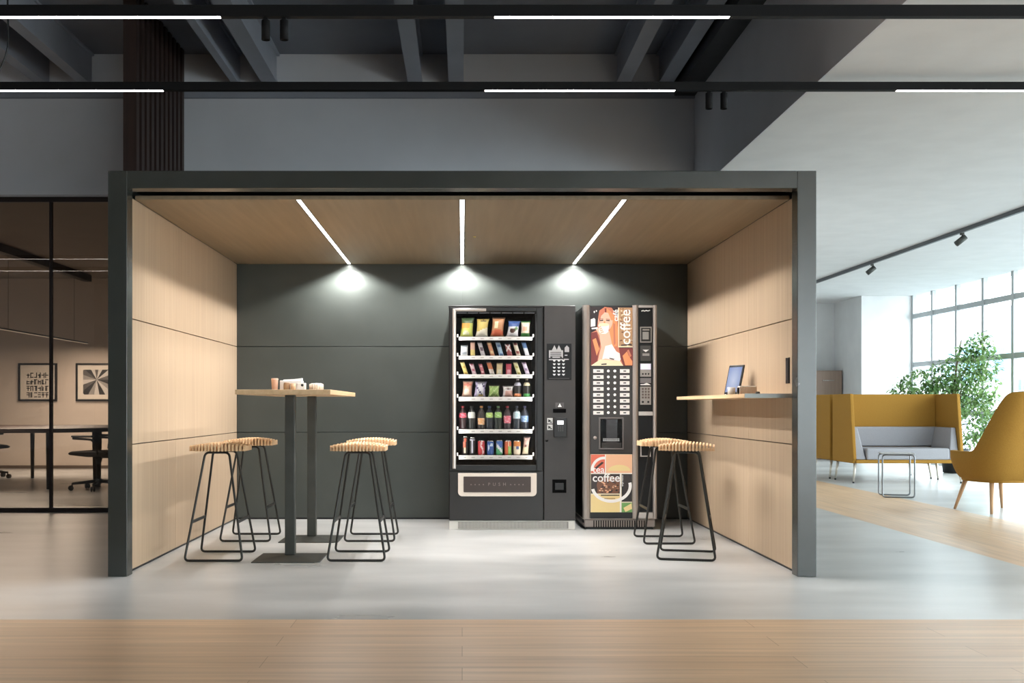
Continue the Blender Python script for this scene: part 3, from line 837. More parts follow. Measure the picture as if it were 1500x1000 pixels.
MB().box(kx(935.2), kx(956.3), .0, .034, kz(602.4), kz(450.6)).build('service_panel', M_blackgloss, cm)
MB().box(kx(935.2), kx(956.3), .0, .034, kz(749.8), kz(608.6)).build('lower_panel', M_blackgloss, cm)
MB().box(kx(864.5), kx(926.5), .0, .034, KB, kz(447.5)).build('front_door', M_blackpl, cm)
bs = MB().box(K0 - .002, K1 + .002, -.022, .74, kz(760), KB - .001, .003).build('base_ledge', M_silver, cm)
pl = MB().box(kx(856), kx(959), -.012, .72, .02, kz(760.5), .004).build('base', mat('base_taupe', (140, 130, 124), .4, .4), cm)
mb = MB()
for k in range(22):
    x = kx(869 + k * 3.5)
    mb.box(x, x + .0085, -.0135, -.0125, kz(771.5), kz(761.8))
mb.build('vent_slots', M_inner, pl)
MB().box(kx(858), kx(957), .02, .7, 0, .0195).build('foot_rail', M_black, cm)

# posters: flat printed panels
def flat(mb, pts, sc, ox, oy, layer, slot, y0):
    mb.m = slot
    y = y0 - .00035 * layer
    P = [(kx(ox + a / sc), y, kz(oy + b / sc)) for a, b in pts]
    mb.poly(P)
def ell(cx_, cy_, rx, ry, a0=0, a1=360, n=22):
    return [(cx_ + rx * math.cos(math.radians(a0 + (a1 - a0) * k / n)), cy_ + ry * math.sin(math.radians(a0 + (a1 - a0) * k / n))) for k in range(n + (1 if a1 - a0 < 360 else 0))]
def ring(cx_, cy_, rx, ry, th, a0, a1):
    o = ell(cx_, cy_, rx, ry, a0, a1); i = ell(cx_, cy_, rx - th, ry - th, a0, a1)
    return o + i[::-1]
def pm(name, c, es=.22): return mat('poster_' + name, tuple(int(v * .88) for v in c), .35, 0, c, es * .8)
tp = MB().box(kx(865), kx(926), -.006, -.0005, kz(536), kz(449.5)).build('upper_poster', pm('dark', (40, 20, 20), .1), cm)
PM = [pm('hair', (206, 122, 92)), pm('skin', (240, 192, 164)), pm('white', (250, 246, 242)), pm('hair_dark', (126, 46, 40)), pm('cream', (244, 228, 190)), pm('ink', (28, 18, 18), .05), pm('orange', (236, 150, 96)), pm('bean', (120, 76, 50)), pm('tan', (190, 146, 104))]
mb = MB(); y0 = -.0065
def A(pts, layer, slot): flat(mb, pts, 7.69, 835, 430, layer, slot, y0)
A([(330, 190), (390, 150), (470, 160), (530, 260), (548, 420), (545, 590), (600, 800), (236, 808), (236, 440), (300, 410), (318, 260)], 1, 0)
A([(236, 440), (300, 430), (340, 560), (300, 800), (236, 800)], 2, 3)
A([(252, 520), (290, 500), (330, 620), (300, 700)], 3, 6)
A([(455, 200), (520, 270), (540, 420), (530, 590), (480, 600), (430, 440), (470, 360)], 2, 6)
A([(485, 330), (505, 340), (512, 560), (490, 590)], 3, 0)
A(ell(398, 300, 82, 122), 4, 1)
A([(318, 270), (335, 190), (398, 160), (400, 200), (350, 250), (330, 330)], 5, 0)
A([(398, 160), (460, 200), (482, 300), (462, 300), (430, 220), (396, 205)], 5, 6)
A([(388, 165), (410, 165), (408, 215), (392, 210)], 6, 3)
A([(332, 300), (372, 292), (372, 306), (336, 310)], 6, 5); A([(405, 295), (448, 300), (444, 310), (406, 306)], 6, 5)
A([(328, 285), (372, 280), (372, 285), (330, 290)], 6, 3); A([(404, 282), (450, 287), (448, 292), (404, 288)], 6, 3)
A([(380, 310), (394, 310), (398, 340), (376, 342)], 6, 6)
A([(290, 400), (350, 380), (440, 420), (470, 560), (500, 640), (590, 800), (300, 805), (350, 600), (330, 470)], 5, 1)
A(ell(378, 350, 62, 18), 9, 4); A([(316, 350), (440, 350), (428, 432), (400, 452), (352, 452), (326, 430)], 7, 2)
for k in range(4):
    A([(318 + 8 * k, 372 + 20 * k), (346 + 10 * k, 362 + 20 * k), (352 + 10 * k, 376 + 20 * k), (322 + 8 * k, 388 + 20 * k)], 10, 1)
A([(396, 590), (470, 570), (520, 650), (590, 690), (560, 760), (400, 730), (360, 740)], 6, 2)
A([(440, 722), (500, 735), (490, 746), (446, 735)], 7, 5)
A([(550, 612), (706, 612), (706, 812), (600, 812), (565, 720)], 7, 3)
A([(590, 700), (640, 650), (660, 700), (700, 760), (700, 806), (620, 806)], 8, 6); A([(640, 640), (660, 630), (690, 700), (670, 720)], 8, 0)
A([(240, 806), (340, 740), (560, 760), (600, 812), (240, 812)], 8, 4); A([(350, 790), (410, 785), (410, 800), (352, 802)], 9, 5)
A([(232, 290), (270, 275), (284, 290), (284, 366), (232, 374)], 3, 2); A([(240, 386), (310, 378), (312, 396), (244, 402)], 6, 2)
A([(262, 202), (276, 192), (282, 206), (272, 222)], 3, 2); A([(288, 190), (300, 184), (304, 200), (294, 206)], 3, 2)
A([(546, 158), (702, 158), (702, 604), (546, 604)], 5, 8)
A([(546, 590), (702, 590), (702, 604), (546, 604)], 6, 4); A([(540, 158), (550, 158), (550, 604), (540, 604)], 6, 4)
for k in range(64):
    a, b = random.uniform(560, 694), random.uniform(170, 590); r = random.uniform(7, 13)
    A(ell(a, b, r, r * .65, 0, 360, 8), 6, 7 if k % 3 else 4)
A([(574, 574), (694, 566), (694, 578), (574, 588)], 7, 5)
RV = Matrix.Rotation(-PI / 2, 4, 'Y')
mb.m = 2
mb.text('coffee', .118, Matrix.Translation((kx(916.5), y0 - .0036, kz(479))) @ RV @ R90, .0003, .0012)
mb.m = 2
mb.text('caf\u00e9', .060, Matrix.Translation((kx(902), y0 - .0036, kz(462))) @ RV @ R90, .0003, .001)
mb.build('printed_picture', PM, tp, recalc=False)

bp_ = MB().box(kx(865), kx(926), -.006, -.0005, kz(750), kz(665)).build('lower_poster', pm('cream2', (240, 226, 196)), cm)
PB = [pm('peach', (244, 190, 150)), pm('red', (228, 110, 84)), pm('white', (250, 246, 242)), pm('espresso', (50, 34, 28), .05), pm('bean', (120, 76, 50)), pm('green', (110, 160, 86)), pm('yellow', (240, 214, 150)), pm('ink', (28, 18, 18), .05)]
mb = MB()
def B(pts, layer, slot): flat(mb, pts, 6.667, 835, 640, layer, slot, y0)
B([(203, 170), (340, 170), (340, 350), (203, 350)], 1, 1); B([(350, 170), (605, 170), (605, 350), (350, 350)], 1, 0)
B(ell(480, 330, 110, 60, 180, 360), 2, 6)
B([(203, 360), (485, 360), (485, 550), (203, 550)], 1, 3); B([(503, 360), (605, 360), (605, 630), (503, 630)], 1, 7)
B([(203, 560), (490, 560), (490, 733), (203, 733)], 1, 6); B([(503, 640), (605, 640), (605, 733), (503, 733)], 1, 5)
B([(520, 690), (600, 645), (604, 700), (540, 730)], 2, 6)
B([(262, 548)] + ell(380, 470, 120, 92, 160, 380)[::1] + [(470, 548)], 2, 4)
for k in range(40):
    a, b = random.uniform(290, 470), random.uniform(420, 545)
    B(ell(a, b, 11, 7, 0, 360, 7), 3, 3 if k % 2 else 0)
B(ring(402, 475, 200, 165, 30, -12, 168), 4, 2); B(ring(330, 330, 130, 140, 26, 180, 275), 4, 2)
B([(240, 300), (310, 240), (330, 250), (255, 312)], 5, 3)
B([(520, 380), (570, 370), (596, 420), (590, 520), (530, 570)], 3, 3)
B([(203, 350), (605, 350), (605, 357), (203, 357)], 6, 2); B([(486, 357), (496, 357), (496, 733), (486, 733)], 6, 2)
B([(340, 170), (348, 170), (348, 350), (340, 350)], 6, 2)
B([(300, 562), (480, 562), (480, 572), (300, 572)], 6, 3); B([(335, 596), (440, 596), (440, 602), (335, 602)], 6, 4)
mb.m = 2
mb.text('coffee', .092, Matrix.Translation((kx(835 + 352 / 6.667), y0 - .0034, kz(640 + 400 / 6.667))) @ R90, .0003, .0012)
mb.text('tea', .078, Matrix.Translation((kx(835 + 278 / 6.667), y0 - .0034, kz(640 + 318 / 6.667))) @ R90, .0003, .0006)
mb.text('espresso', .026, Matrix.Translation((kx(835 + 508 / 6.667), y0 - .0034, kz(640 + 425 / 6.667))) @ RV @ R90, .0003)
mb.build('printed_picture', PB, bp_, recalc=False)

# selection buttons
sp = MB().box(kx(865), kx(926), -.005, -.0005, kz(663.5), kz(537), .001).build('selection_panel', noisy('panel_charcoal', (46, 43, 42), (52, 49, 48), (1, 1, 1), 5, 3, (.35, .45)), cm)
for r in range(8):
    py = 543.2 + 8.72 * r
    for (a, b) in ((868.8, 884), (908, 922)):
        lb = MB().box(kx(a), kx(b), -.0075, -.0055, kz(py + 2.8), kz(py - 2.6), .0008).build('drink_label', mat('label_white', (220, 216, 212), .4, 0, (230, 226, 220), .15), sp)
        MB().box(kx(a + 5), kx(b - 5), -.0086, -.0077, kz(py + .9), kz(py - .7)).build('print', M_ink, lb)
    for px in (891, 900.5):
        MB().lathe([(0, -.0095), (.0085, -.0095), (.011, -.007), (.011, -.0055)], 14, kx(px), 0, kz(py), axis='y', cap=False).build('button', mat('button_white', (232, 232, 230), .3, 0, (240, 240, 240), .3), sp)
MB().lathe([(0, -.012), (.012, -.012), (.014, -.0055)], 16, kx(871.5), 0, kz(641), axis='y', cap=False).build('door_lock', M_silver, sp)
nf = MB(); a, b, c_, d = kx(877), kx(913.5), kz(658), kz(611)
nf.box(a, a + .012, -.013, -.0055, c_, d, .002).box(b - .012, b, -.013, -.0055, c_, d, .002).box(a + .012, b - .012, -.013, -.0055, d - .012, d, .002).box(a + .012, b - .012, -.013, -.0055, c_, c_ + .012, .002)
nfo = nf.build('cup_hatch', mat('hatch_grey', (104, 98, 96), .35, .3), cm)
MB().box(a + .012, b - .012, -.0075, -.0056, c_ + .012, d - .012).build('hatch_back', M_inner, nfo)
MB().box(kx(888), kx(904), -.0092, -.0077, c_ + .05, d - .014).build('spout_cover', mat('spout_grey', (66, 62, 64), .3), nfo)
MB().box(kx(881), kx(910), -.0115, -.0095, c_ + .014, kz(648), .001).build('drip_tray', mat('tray_grey', (72, 68, 66), .4), nfo)
mb = MB()
for k in range(2):
    for j in range(9):
        x = kx(883.2 + 2.7 * j)
        mb.box(x, x + .0115, -.0126, -.0117, kz(643.5 + 2.3 * k) , kz(641.8 + 2.3 * k))
mb.build('hatch_print', M_inkw, nfo)
MB().box(a + .0125, b - .0125, -.0140, -.0131, c_ + .0125, d - .0125).build('hatch_door', glass('hatch_glass', (236, 236, 236), .006, .3), nfo)
# service column
mb = MB(); mb.tube([(kx(939.5), -.003, kz(455.6)), (kx(942), -.003, kz(454.6)), (kx(944), -.003, kz(455.6)), (kx(946.5), -.003, kz(454.5)), (kx(949), -.003, kz(455.4)), (kx(952), -.003, kz(454.2))], .0045, 6)
mb.build('brand_mark', M_inkw, cm)
def platebox(x0, x1, p0, p1, m, name, y=-.006, par=cm, bev=.001):
    return MB().box(kx(x0), kx(x1), y, -.0005 if par is cm else y + .002, kz(p1), kz(p0), bev).build(name, m, par)
M_pgrey = mat('plate_grey', (150, 146, 142), .4, .3)
M_pdark = mat('plate_dark', (58, 56, 54), .4)
cmech = platebox(937.5, 954.5, 478.5, 501.5, M_pgrey, 'coin_plate')
MB().box(kx(939), kx(953), -.0078, -.0062, kz(500), kz(480.2)).build('face', M_ink, cmech)
mb = MB(); mb.box(kx(941), kx(951), -.0092, -.008, kz(484), kz(482)).box(kx(941), kx(950), -.0092, -.008, kz(497), kz(486)); mb.build('symbol', M_pgrey, cmech)
cs_ = platebox(938, 953, 506, 528.5, M_pdark, 'coin_slot')
MB().prism([(kx(941), kz(512)), (kx(950.5), kz(512)), (kx(945.8), kz(515.5))], -.0082, -.0062).build('arrow', M_inkw, cs_)
MB().box(kx(941), kx(951), -.0082, -.0062, kz(521), kz(517.5)).build('entry', M_pgrey, cs_)
dp = platebox(937.6, 953.6, 532, 551.5, M_pgrey, 'display_unit')
MB().box(kx(938.2), kx(953), -.0082, -.0062, kz(541), kz(532.8)).build('screen', mat('lcd_lilac', (206, 202, 226), .3, 0, (214, 210, 236), .5), dp)
for k in range(3):
    MB().lathe([(0, -.009), (.006, -.009), (.007, -.0062)], 12, kx(941.5 + 4.2 * k), 0, kz(547.5), axis='y', cap=False).build('button', M_ink, dp)
cr2 = platebox(937.6, 953.6, 553.5, 561, mat('plate_mid', (112, 108, 110), .4), 'card_slot')
MB().prism([(kx(938), kz(564)), (kx(953.5), kz(564)), (kx(950), kz(562)), (kx(947), kz(560.5)), (kx(943), kz(562.3)), (kx(938), kz(562.6))], -.008, -.0005).build('slot_lip', M_inkw, cm)
kp = platebox(937.6, 953.6, 566, 592.5, M_pgrey, 'keypad')
for r in range(4):
    for c in range(3):
        MB().box(kx(940 + 4.3 * c), kx(942.8 + 4.3 * c), -.0082, -.0062, kz(570.8 + 4.2 * r), kz(568 + 4.2 * r), .0006).build('button', mat('key_brown', (92, 80, 74), .4), kp)
for px in (941.5, 949.5):
    MB().lathe([(0, -.009), (.008, -.009), (.009, -.0062)], 12, kx(px), 0, kz(588.5), axis='y', cap=False).build('button', M_ink, kp)
mb = MB(); a, b, c_, d = kx(937.6), kx(952.6), kz(668.5), kz(647)
mb.box(a, a + .008, -.02, -.0005, c_, d).box(b - .008, b, -.02, -.0005, c_, d).box(a + .008, b - .008, -.02, -.0005, c_, c_ + .008).box(a + .008, b - .008, -.02, -.0005, d - .008, d)
mb.build('coin_tray', M_silver, cm)

# ------------------------------------------------------------------ bar stools
def make_stool(label, loc, rz, group):
    t = thing('bar_stool', label, 'bar stool', loc, rz, group)
    mb = MB()
    n = 17; W = .372; pitch = W / n
    for k in range(n):
        xa = -W / 2 + pitch * k + pitch * .20; xb = xa + pitch * .56; xc = (xa + xb) / 2
        hd = .175 * math.sqrt(max(.25, 1 - (xc / .235) ** 2))
        top = .742 + .020 * (1 - (xc / (W / 2)) ** 2); bot = .708
        pts = [(-hd, bot), (hd, bot), (hd, top - .008), (hd - .012, top), (hd * .4, top - .004), (-hd * .4, top - .004), (-hd + .012, top), (-hd, top - .008)]
        mb.prism(pts, xa, xb, axis='x')
    for yy in (-.09, .09):
        mb.box(-W / 2 + .006, W / 2 - .006, yy - .010, yy + .010, .7085, .718)
    mb.build('seat', M_oakseat, t)
    def loopf(s):
        yt, yb_ = s * .115, s * .225
        pts = [(-.187, yb_, .0085), (.187, yb_, .0085), (.078, yt, .699), (-.078, yt, .699)]
        return MB().tube(fillet(pts, .03, 5, True), .0078, 10, True)
    for s in (-1, 1):
        loopf(s).build('leg_frame', M_stoolmetal, t)
    def at(z):
        f = (z - .0085) / .6905
        return .187 + (.078 - .187) * f, .225 + (.115 - .225) * f
    for s in (-1, 1):
        x, y = at(.25)
        MB().box(s * x - .004, s * x + .004, -y, y, .242, .262, .001, 1).build('footrest', M_stoolmetal, t)
    return t
GS = 'bar stools with slatted oak seats'
st = make_stool('oak slatted bar stool at the near end of the table, on the oak wall side', (-1.60, 7.25, 0), 0, GS)
copy_thing(st, (-1.60, 8.28, 0), 0, 'oak slatted bar stool behind the table, in the corner by the oak wall', GS)
copy_thing(st, (-.683, 7.26, 0), 0, 'oak slatted bar stool at the near end of the table, on the vending machine side', GS)
copy_thing(st, (-.683, 8.28, 0), 0, 'oak slatted bar stool behind another stool, between table and vending machine', GS)
copy_thing(st, (1.50, 7.29, 0), math.radians(-13), 'nearer oak slatted bar stool beside the wall shelf', GS)
copy_thing(st, (1.50, 8.13, 0), 0, 'oak slatted bar stool standing in front of the coffee machine', GS)

# ------------------------------------------------------------------ high table
tb = thing('bar_table', 'high oak topped bar table on two dark steel posts', 'table', (-1.13, 7.68, 0))
MB().box(-.30, .30, -.80, .80, 1.075, 1.106, .002).build('tabletop', M_oakx, tb)
for yy in (7.19 - 7.68, 8.22 - 7.68):
    lg = MB().box(-.0325, .0325, yy - .0325, yy + .0325, .0265, 1.0745, .004).build('post', M_steel, tb)
    mb = MB(); h = .218
    t_ = bmesh.new()
    o = [(-h, -h), (h - .03, -h), (h, -h + .03), (h, h), (-h, h)]
    A0 = [t_.verts.new((a, yy + b, 0)) for a, b in o]; A1 = [t_.verts.new((a, yy + b, .006)) for a, b in o]
    q = .06; I = [t_.verts.new((a, yy + b, .026)) for a, b in [(-q, -q), (q, -q), (q + .0, -q + .01), (q, q), (-q, q)]]
    t_.faces.new(A0[::-1]); t_.faces.new(I)
    for k in range(5):
        j = (k + 1) % 5
        t_.faces.new((A0[k], A0[j], A1[j], A1[k])); t_.faces.new((A1[k], A1[j], I[j], I[k]))
    mb._merge(t_)
    mb.build('foot_plate', M_steel, tb)

# things on the table (front edge of the top hides their bases)
DT = 7.25; TS = F / DT
def tx(px): return (px - VX) / TS
def tz(py): return 1.0 - (py - VY) / TS
TT = 1.1072
M_card = noisy('cardboard_pink', (214, 176, 156), (222, 186, 166), (1, 1, 1), 20, 3, (.6, .7))
M_porc = mat('porcelain_white', (238, 236, 232), .35)
t = thing('cup', 'pinkish brown card cup at the left of the things on the bar table', 'cup', (tx(402.5), DT, TT))
MB().lathe([(.019, 0), (.0225, .068), (.024, .071), (.0225, .073)], 20).build('cup_body', M_card, t)
MB().lathe([(.0235, .0732), (.0235, .077), (.019, .079), (0, .079)], 20, cap=False).build('lid', M_card, t)
t = thing('napkin_box', 'large white box holding napkins on the bar table', 'box', (tx(424), DT + .10, TT))
MB().box(-.073, .073, -.05, .05, 0, .066, .004).build('box_body', M_porc, t)
MB().prism([(-.055, .0665), (.070, .0665), (.070, .082), (.02, .076), (-.05, .073)], -.03, .03).build('napkins', mat('napkin_white', (246, 246, 244), .8), t)
t = thing('wooden_jar', 'small brown wooden jar in front of the white napkin box', 'jar', (tx(421), DT - .02, TT))
MB().lathe([(.020, 0), (.022, .004), (.022, .040), (.020, .043)], 20).build('jar_body', wood('walnut_light', (140, 112, 86), (160, 130, 100), 'z'), t)
MB().lathe([(.0215, .0432), (.0215, .049), (.017, .051), (0, .051)], 20, cap=False).build('lid', wood('walnut_light', (140, 112, 86), (160, 130, 100), 'z'), t)
t = thing('tumbler', 'plain light wood tumbler beside the small brown jar', 'tumbler', (tx(430.5), DT - .035, TT))
MB().lathe([(.014, 0), (.017, .002), (.018, .046), (.016, .046), (.015, .006), (0, .006)], 20, cap=False).build('tumbler_body', wood('beech', (178, 148, 118), (194, 164, 134), 'z'), t)
t = thing('sugar_box', 'small white sugar box with a black round hole on the bar table', 'box', (tx(442), DT, TT))
MB().box(-.026, .026, -.03, .03, 0, .048, .004).build('box_body', M_porc, t)
MB().lathe([(0, -.0315), (.009, -.0315), (.009, -.0302)], 14, .008, 0, .033, axis='y', cap=False).build('hole', M_ink, t)
t = thing('ribbed_holder', 'low round cream ribbed holder at the right of the things on the bar table', 'holder', (tx(463.5), DT, TT))
mb = MB(); n = 40
mb.lathe([(.040, 0), (.044, .003), (.044, .040), (.041, .043), (.038, .043), (.037, .006), (0, .006)], n, cap=False)
for k in range(20):
    a = 2 * PI * k / 20
    mb.cyl((.0445 * math.cos(a), .0445 * math.sin(a), .003), (.0445 * math.cos(a), .0445 * math.sin(a), .040), .003, n=6)
mb.build('holder_body', mat('cream_ceramic', (228, 212, 196), .5), t)
MB().lathe([(.034, .007), (.034, .046), (0, .047)], 20, cap=False).build('filling', mat('sachet_white', (240, 238, 234), .7), t)

# ------------------------------------------------------------------ wall shelf on the right
ws = thing('wall_shelf', 'long oak counter shelf fixed to the right booth wall', 'shelf', (0, 0, 0))
MB().box(1.71, 1.9945, 6.62, 8.71, 1.052, 1.0765, .0015).build('board', M_oakx, ws)
MB().box(1.711, 1.9945, 6.609, 6.6185, 1.051, 1.0775, .001).build('end_cap', noisy('cap_grey', (150, 154, 152), (158, 162, 160), (1, 1, 1), 8, 3, (.35, .45), metal=.2), ws)
ws['label'] = 'long oak counter shelf fixed to the right booth wall'
SZ = 1.0777
# tablet on a stand
D_ = 7.52
tt = thing('tablet', 'black framed tablet with bright screen on a stand on the wall shelf', 'tablet', (1.855, D_, SZ), math.radians(-67))
tilt = Matrix.Rotation(math.radians(-13), 4, 'X')
MB().box(-.082, .082, -.006, .006, .006, .212, .004, mtx=tilt).build('tablet_body', M_blackgloss, tt)
scn = mat('tablet_screen', (60, 76, 110), .2, 0, (190, 208, 240), .45)
ntt, N_, L_, b_ = nodes_of(scn)
tc = N_.new('ShaderNodeTexCoord'); gr_ = N_.new('ShaderNodeTexGradient'); gr_.gradient_type = 'SPHERICAL'
mp = N_.new('ShaderNodeMapping'); mp.inputs['Location'].default_value = (0, 0, -.6); mp.inputs['Scale'].default_value = (8, 1, 6)
rp = N_.new('ShaderNodeValToRGB'); rp.color_ramp.elements[0].color = lin((96, 130, 200)); rp.color_ramp.elements[1].color = lin((250, 252, 255))
L_.new(tc.outputs['Object'], mp.inputs[0]); L_.new(mp.outputs[0], gr_.inputs[0]); L_.new(gr_.outputs[0], rp.inputs[0]); L_.new(rp.outputs[0], b_.inputs['Emission Color'])
MB().box(-.070, .070, -.0075, -.0062, .020, .196, mtx=tilt).build('screen', scn, tt)
MB().box(-.082, .082, -.006, .075, .0, .005, .001).build('stand', M_chrome, tt)
# fluted box + cup on the shelf
t = thing('fluted_box', 'low beige fluted box beside the tablet on the wall shelf', 'box', (1.855, 7.12, SZ))
mb = MB(); mb.box(-.055, .055, -.035, .035, 0, .046, .002)
for k in range(10):
    mb.box(-.055 + k * .0115, -.048 + k * .0115, -.038, .038, .002, .050, .001, 1)
mb.build('box_body', mat('taupe_box', (196, 178, 160), .55), t)
MB().box(-.05, .05, -.03, .03, .0505, .055, .001).build('napkins', mat('napkin_white', (246, 246, 244), .8), t)
t = thing('shelf_cup', 'small white cup in front of the tablet on the wall shelf', 'cup', (1.775, 7.20, SZ))
MB().lathe([(.018, 0), (.024, .004), (.026, .048), (.024, .048), (.022, .006), (0, .006)], 20, cap=False).build('cup_body', mat('grey_cup', (206, 200, 194), .4), t)
t = MB().lathe([(.012, 0), (.014, .002), (.014, .014), (.010, .017), (0, .017)], 16, cap=False).build('charger_puck', M_blackpl, None, (1.90, 7.02, SZ))
tag(t, 'tiny black round puck lying on the wall shelf', 'puck')
wp = thing('wall_plate', 'narrow black upright wall plate on the right booth wall near the frame', 'wall plate', (1.9950, 6.685, 1.14))
MB().box(-.006, .0, -.034, .034, 0, .158, .002).build('plate', M_blackgloss, wp)
MB().box(-.0085, -.0065, -.022, .022, .02, .138, .001).build('insert', M_blackpl, wp)

# ------------------------------------------------------------------ meeting room furniture
M_tabledark = wood('dark_table_wood', (46, 33, 27), (58, 42, 34), 'x', (.5, .6))
mt = thing('conference_table', 'dark wooden conference table with rounded sides in the glass meeting room', 'table', (-5.6, 14.05, 0))
n = 48; pts = []
for k in range(n):
    a = 2 * PI * k / n
    ca, sa = math.cos(a), math.sin(a)
    pts.append((1.35 * math.copysign(abs(ca) ** .7, ca), 1.4 * math.copysign(abs(sa) ** .8, sa)))
MB().prism(pts, .69, .74, .006, axis='z').build('tabletop', M_tabledark, mt)
for (x, y, r) in ((-.38, 1.15, .030), (.60, -.85, .030), (1.02, -.35, .06), (-1.05, -.4, .05)):
    MB().cyl((x, y, .689), (x, y, 0), r, r * .75, 16).build('leg', M_tabledark if r > .04 else M_black, mt)

def make_office_chair(label, loc, rz, group):
    t = thing('office_chair', label, 'office chair', loc, rz, group)       # faces +x
    mb = MB()
    mb.prism([(.27, .445), (.25, .425), (.0, .40), (-.22, .415), (-.25, .45), (-.2, .475), (.1, .47), (.22, .468)], -.24, .24, .012)
    mb.build('seat', M_blackpl, t)
    mb = MB()
    mb.prism([(-.23, .50), (-.27, .52), (-.36, .98), (-.345, .995), (-.325, .99), (-.24, .56)], -.22, .22, .01)
    mb.build('backrest', M_blackpl, t)
    MB().tube(fillet([(-.02, 0, .40), (-.2, 0, .40), (-.285, 0, .46), (-.31, 0, .62)], .06), .02, 10).build('back_post', M_black, t)
    for s in (-1, 1):
        MB().tube(fillet([(-.12, s * .24, .43), (-.15, s * .29, .46), (-.10, s * .30, .61), (.16, s * .30, .624)], .05), .014, 10).build('armrest_frame', M_black, t)
        MB().box(-.10, .17, s * .30 - .03, s * .30 + .03, .635, .66, .010).build('armrest', M_blackpl, t)
    mb = MB(); mb.cyl((0, 0, .40), (0, 0, .31), .05, .028); mb.cyl((0, 0, .31), (0, 0, .10), .026)
    mb.build('gas_lift', M_black, t)
    MB().lathe([(.0, .075), (.04, .075), (.045, .12), (.03, .135), (0, .135)], 20, cap=False).build('hub', M_black, t)
    for k in range(5):
        a = 2 * PI * k / 5 + PI
        d = Vector((math.cos(a), math.sin(a), 0)); p = Vector((-math.sin(a), math.cos(a), 0))
        mb = MB(); mb.tube([d * .03 + Vector((0, 0, .105)), d * .30 + Vector((0, 0, .082))], .022, 8, False, .014)
        mb.cyl(d * .30 + Vector((0, 0, .088)), d * .30 + Vector((0, 0, .045)), .009, n=8)
        arm = mb.build('base_arm', M_black, t)
        c = d * .315 + Vector((0, 0, .031))
        mb = MB(); mb.cyl(c - p * .022, c - p * .006, .030, n=18); mb.cyl(c + p * .006, c + p * .022, .030, n=18); mb.cyl(c - p * .023, c + p * .023, .012, n=10)
        mb.build('caster', [M_blackpl], arm)
    return t
oc = make_office_chair('black office chair on casters at the near side of the conference table', (-4.36, 13.1, 0), PI - .2, 'office chairs')
copy_thing(oc, (-6.62, 15.2, 0), .6, 'black office chair mostly cut off at the left edge behind the glass', 'office chairs')

YP = YM - .028
M_mount = mat('picture_mount', (222, 214, 202), .6)
pf = thing('framed_picture', 'black framed square print of dark brush glyphs on the meeting room wall', 'picture', (-6.83, YP, 1.39))
def frame(t, w, h, f=.03):
    mb = MB(); mb.box(-w, -w + f, -.012, .026, -h, h).box(w - f, w, -.012, .026, -h, h).box(-w + f, w - f, -.012, .026, h - f, h).box(-w + f, w - f, -.012, .026, -h, -h + f)
    mb.build('frame', M_black, t)
    MB().box(-w + f, w - f, .004, .02, -h + f, h - f).build('print', M_mount, t)
frame(pf, .31, .305)
mb = MB(); random.seed(11)
for r in range(4):
    for c in range(6):
        x = -.178 + c * .060; z = .155 - r * .105
        for s in range(3):
            dx = random.choice((0, .018, .034)); 
            if random.random() < .55:
                mb.box(x + dx, x + dx + .013, .001, .003, z - .088, z - random.uniform(0, .03))
            else:
                zz = z - random.choice((.004, .036, .070)); mb.box(x, x + .050, .001, .003, zz - .014, zz)
mb.build('brush_glyphs', M_ink, pf)
pf2 = thing('framed_picture', 'black framed print of grey rays from one point beside the booth frame', 'picture', (-5.80, YP, 1.39))
frame(pf2, .415, .305)
mb = MB(); N2 = 18; w, h = .30, .20
random.seed(4)
cxp, czp = -.08, .04
per = []
for k in range(72):
    a = 2 * PI * k / 72; dx, dz = math.cos(a), math.sin(a)
    tmax = min(((w - cxp) if dx > 0 else (-w - cxp)) / dx if abs(dx) > 1e-6 else 9, ((h - czp) if dz > 0 else (-h - czp)) / dz if abs(dz) > 1e-6 else 9)
    per.append((cxp + dx * tmax, czp + dz * tmax))
tone = 0
for k in range(72):
    if k % 4 == 0: tone = (tone + random.choice((1, 2, 3))) % 4
    mb.m = tone
    p, q = per[k], per[(k + 1) % 72]
    mb.poly([(cxp, .002, czp), (q[0], .002, q[1]), (p[0], .002, p[1])])
mb.build('ray_print', [mat('ray_%d' % k, c, .6) for k, c in enumerate([(40, 38, 38), (92, 88, 86), (150, 146, 142), (200, 196, 190)])], pf2, recalc=False)
# ceiling bar and pendant of the meeting room
cb = thing('ceiling_bar', 'thick black light bar under the meeting room ceiling', 'light', (-5.86, 10.9, 2.95))
MB().box(-.06, .06, 0, 6.2, 0, .10).build('bar', M_black, cb)
pd = thing('pendant_light', 'thin linear pendant lamp hanging in the meeting room', 'light', (-5.86, 11.5, 1.975))
MB().box(-.012, .012, 0, 5.58, .006, .024).build('profile', M_black, pd)
MB().box(-.010, .010, .01, 5.57, 0, .0055).build('diffuser', emitter('pendant_led', (255, 240, 220), .5), pd)
for yy in (2.6, 5.0):
    MB().cyl((0, yy, .024), (0, yy, .974), .0025, n=6).build('wire', M_black, pd)
area('pendant_lamp', (0, 2.8, -.01), (0, 0, 0), .02, 5.4, 200, (1.0, .95, .88), None, pd)

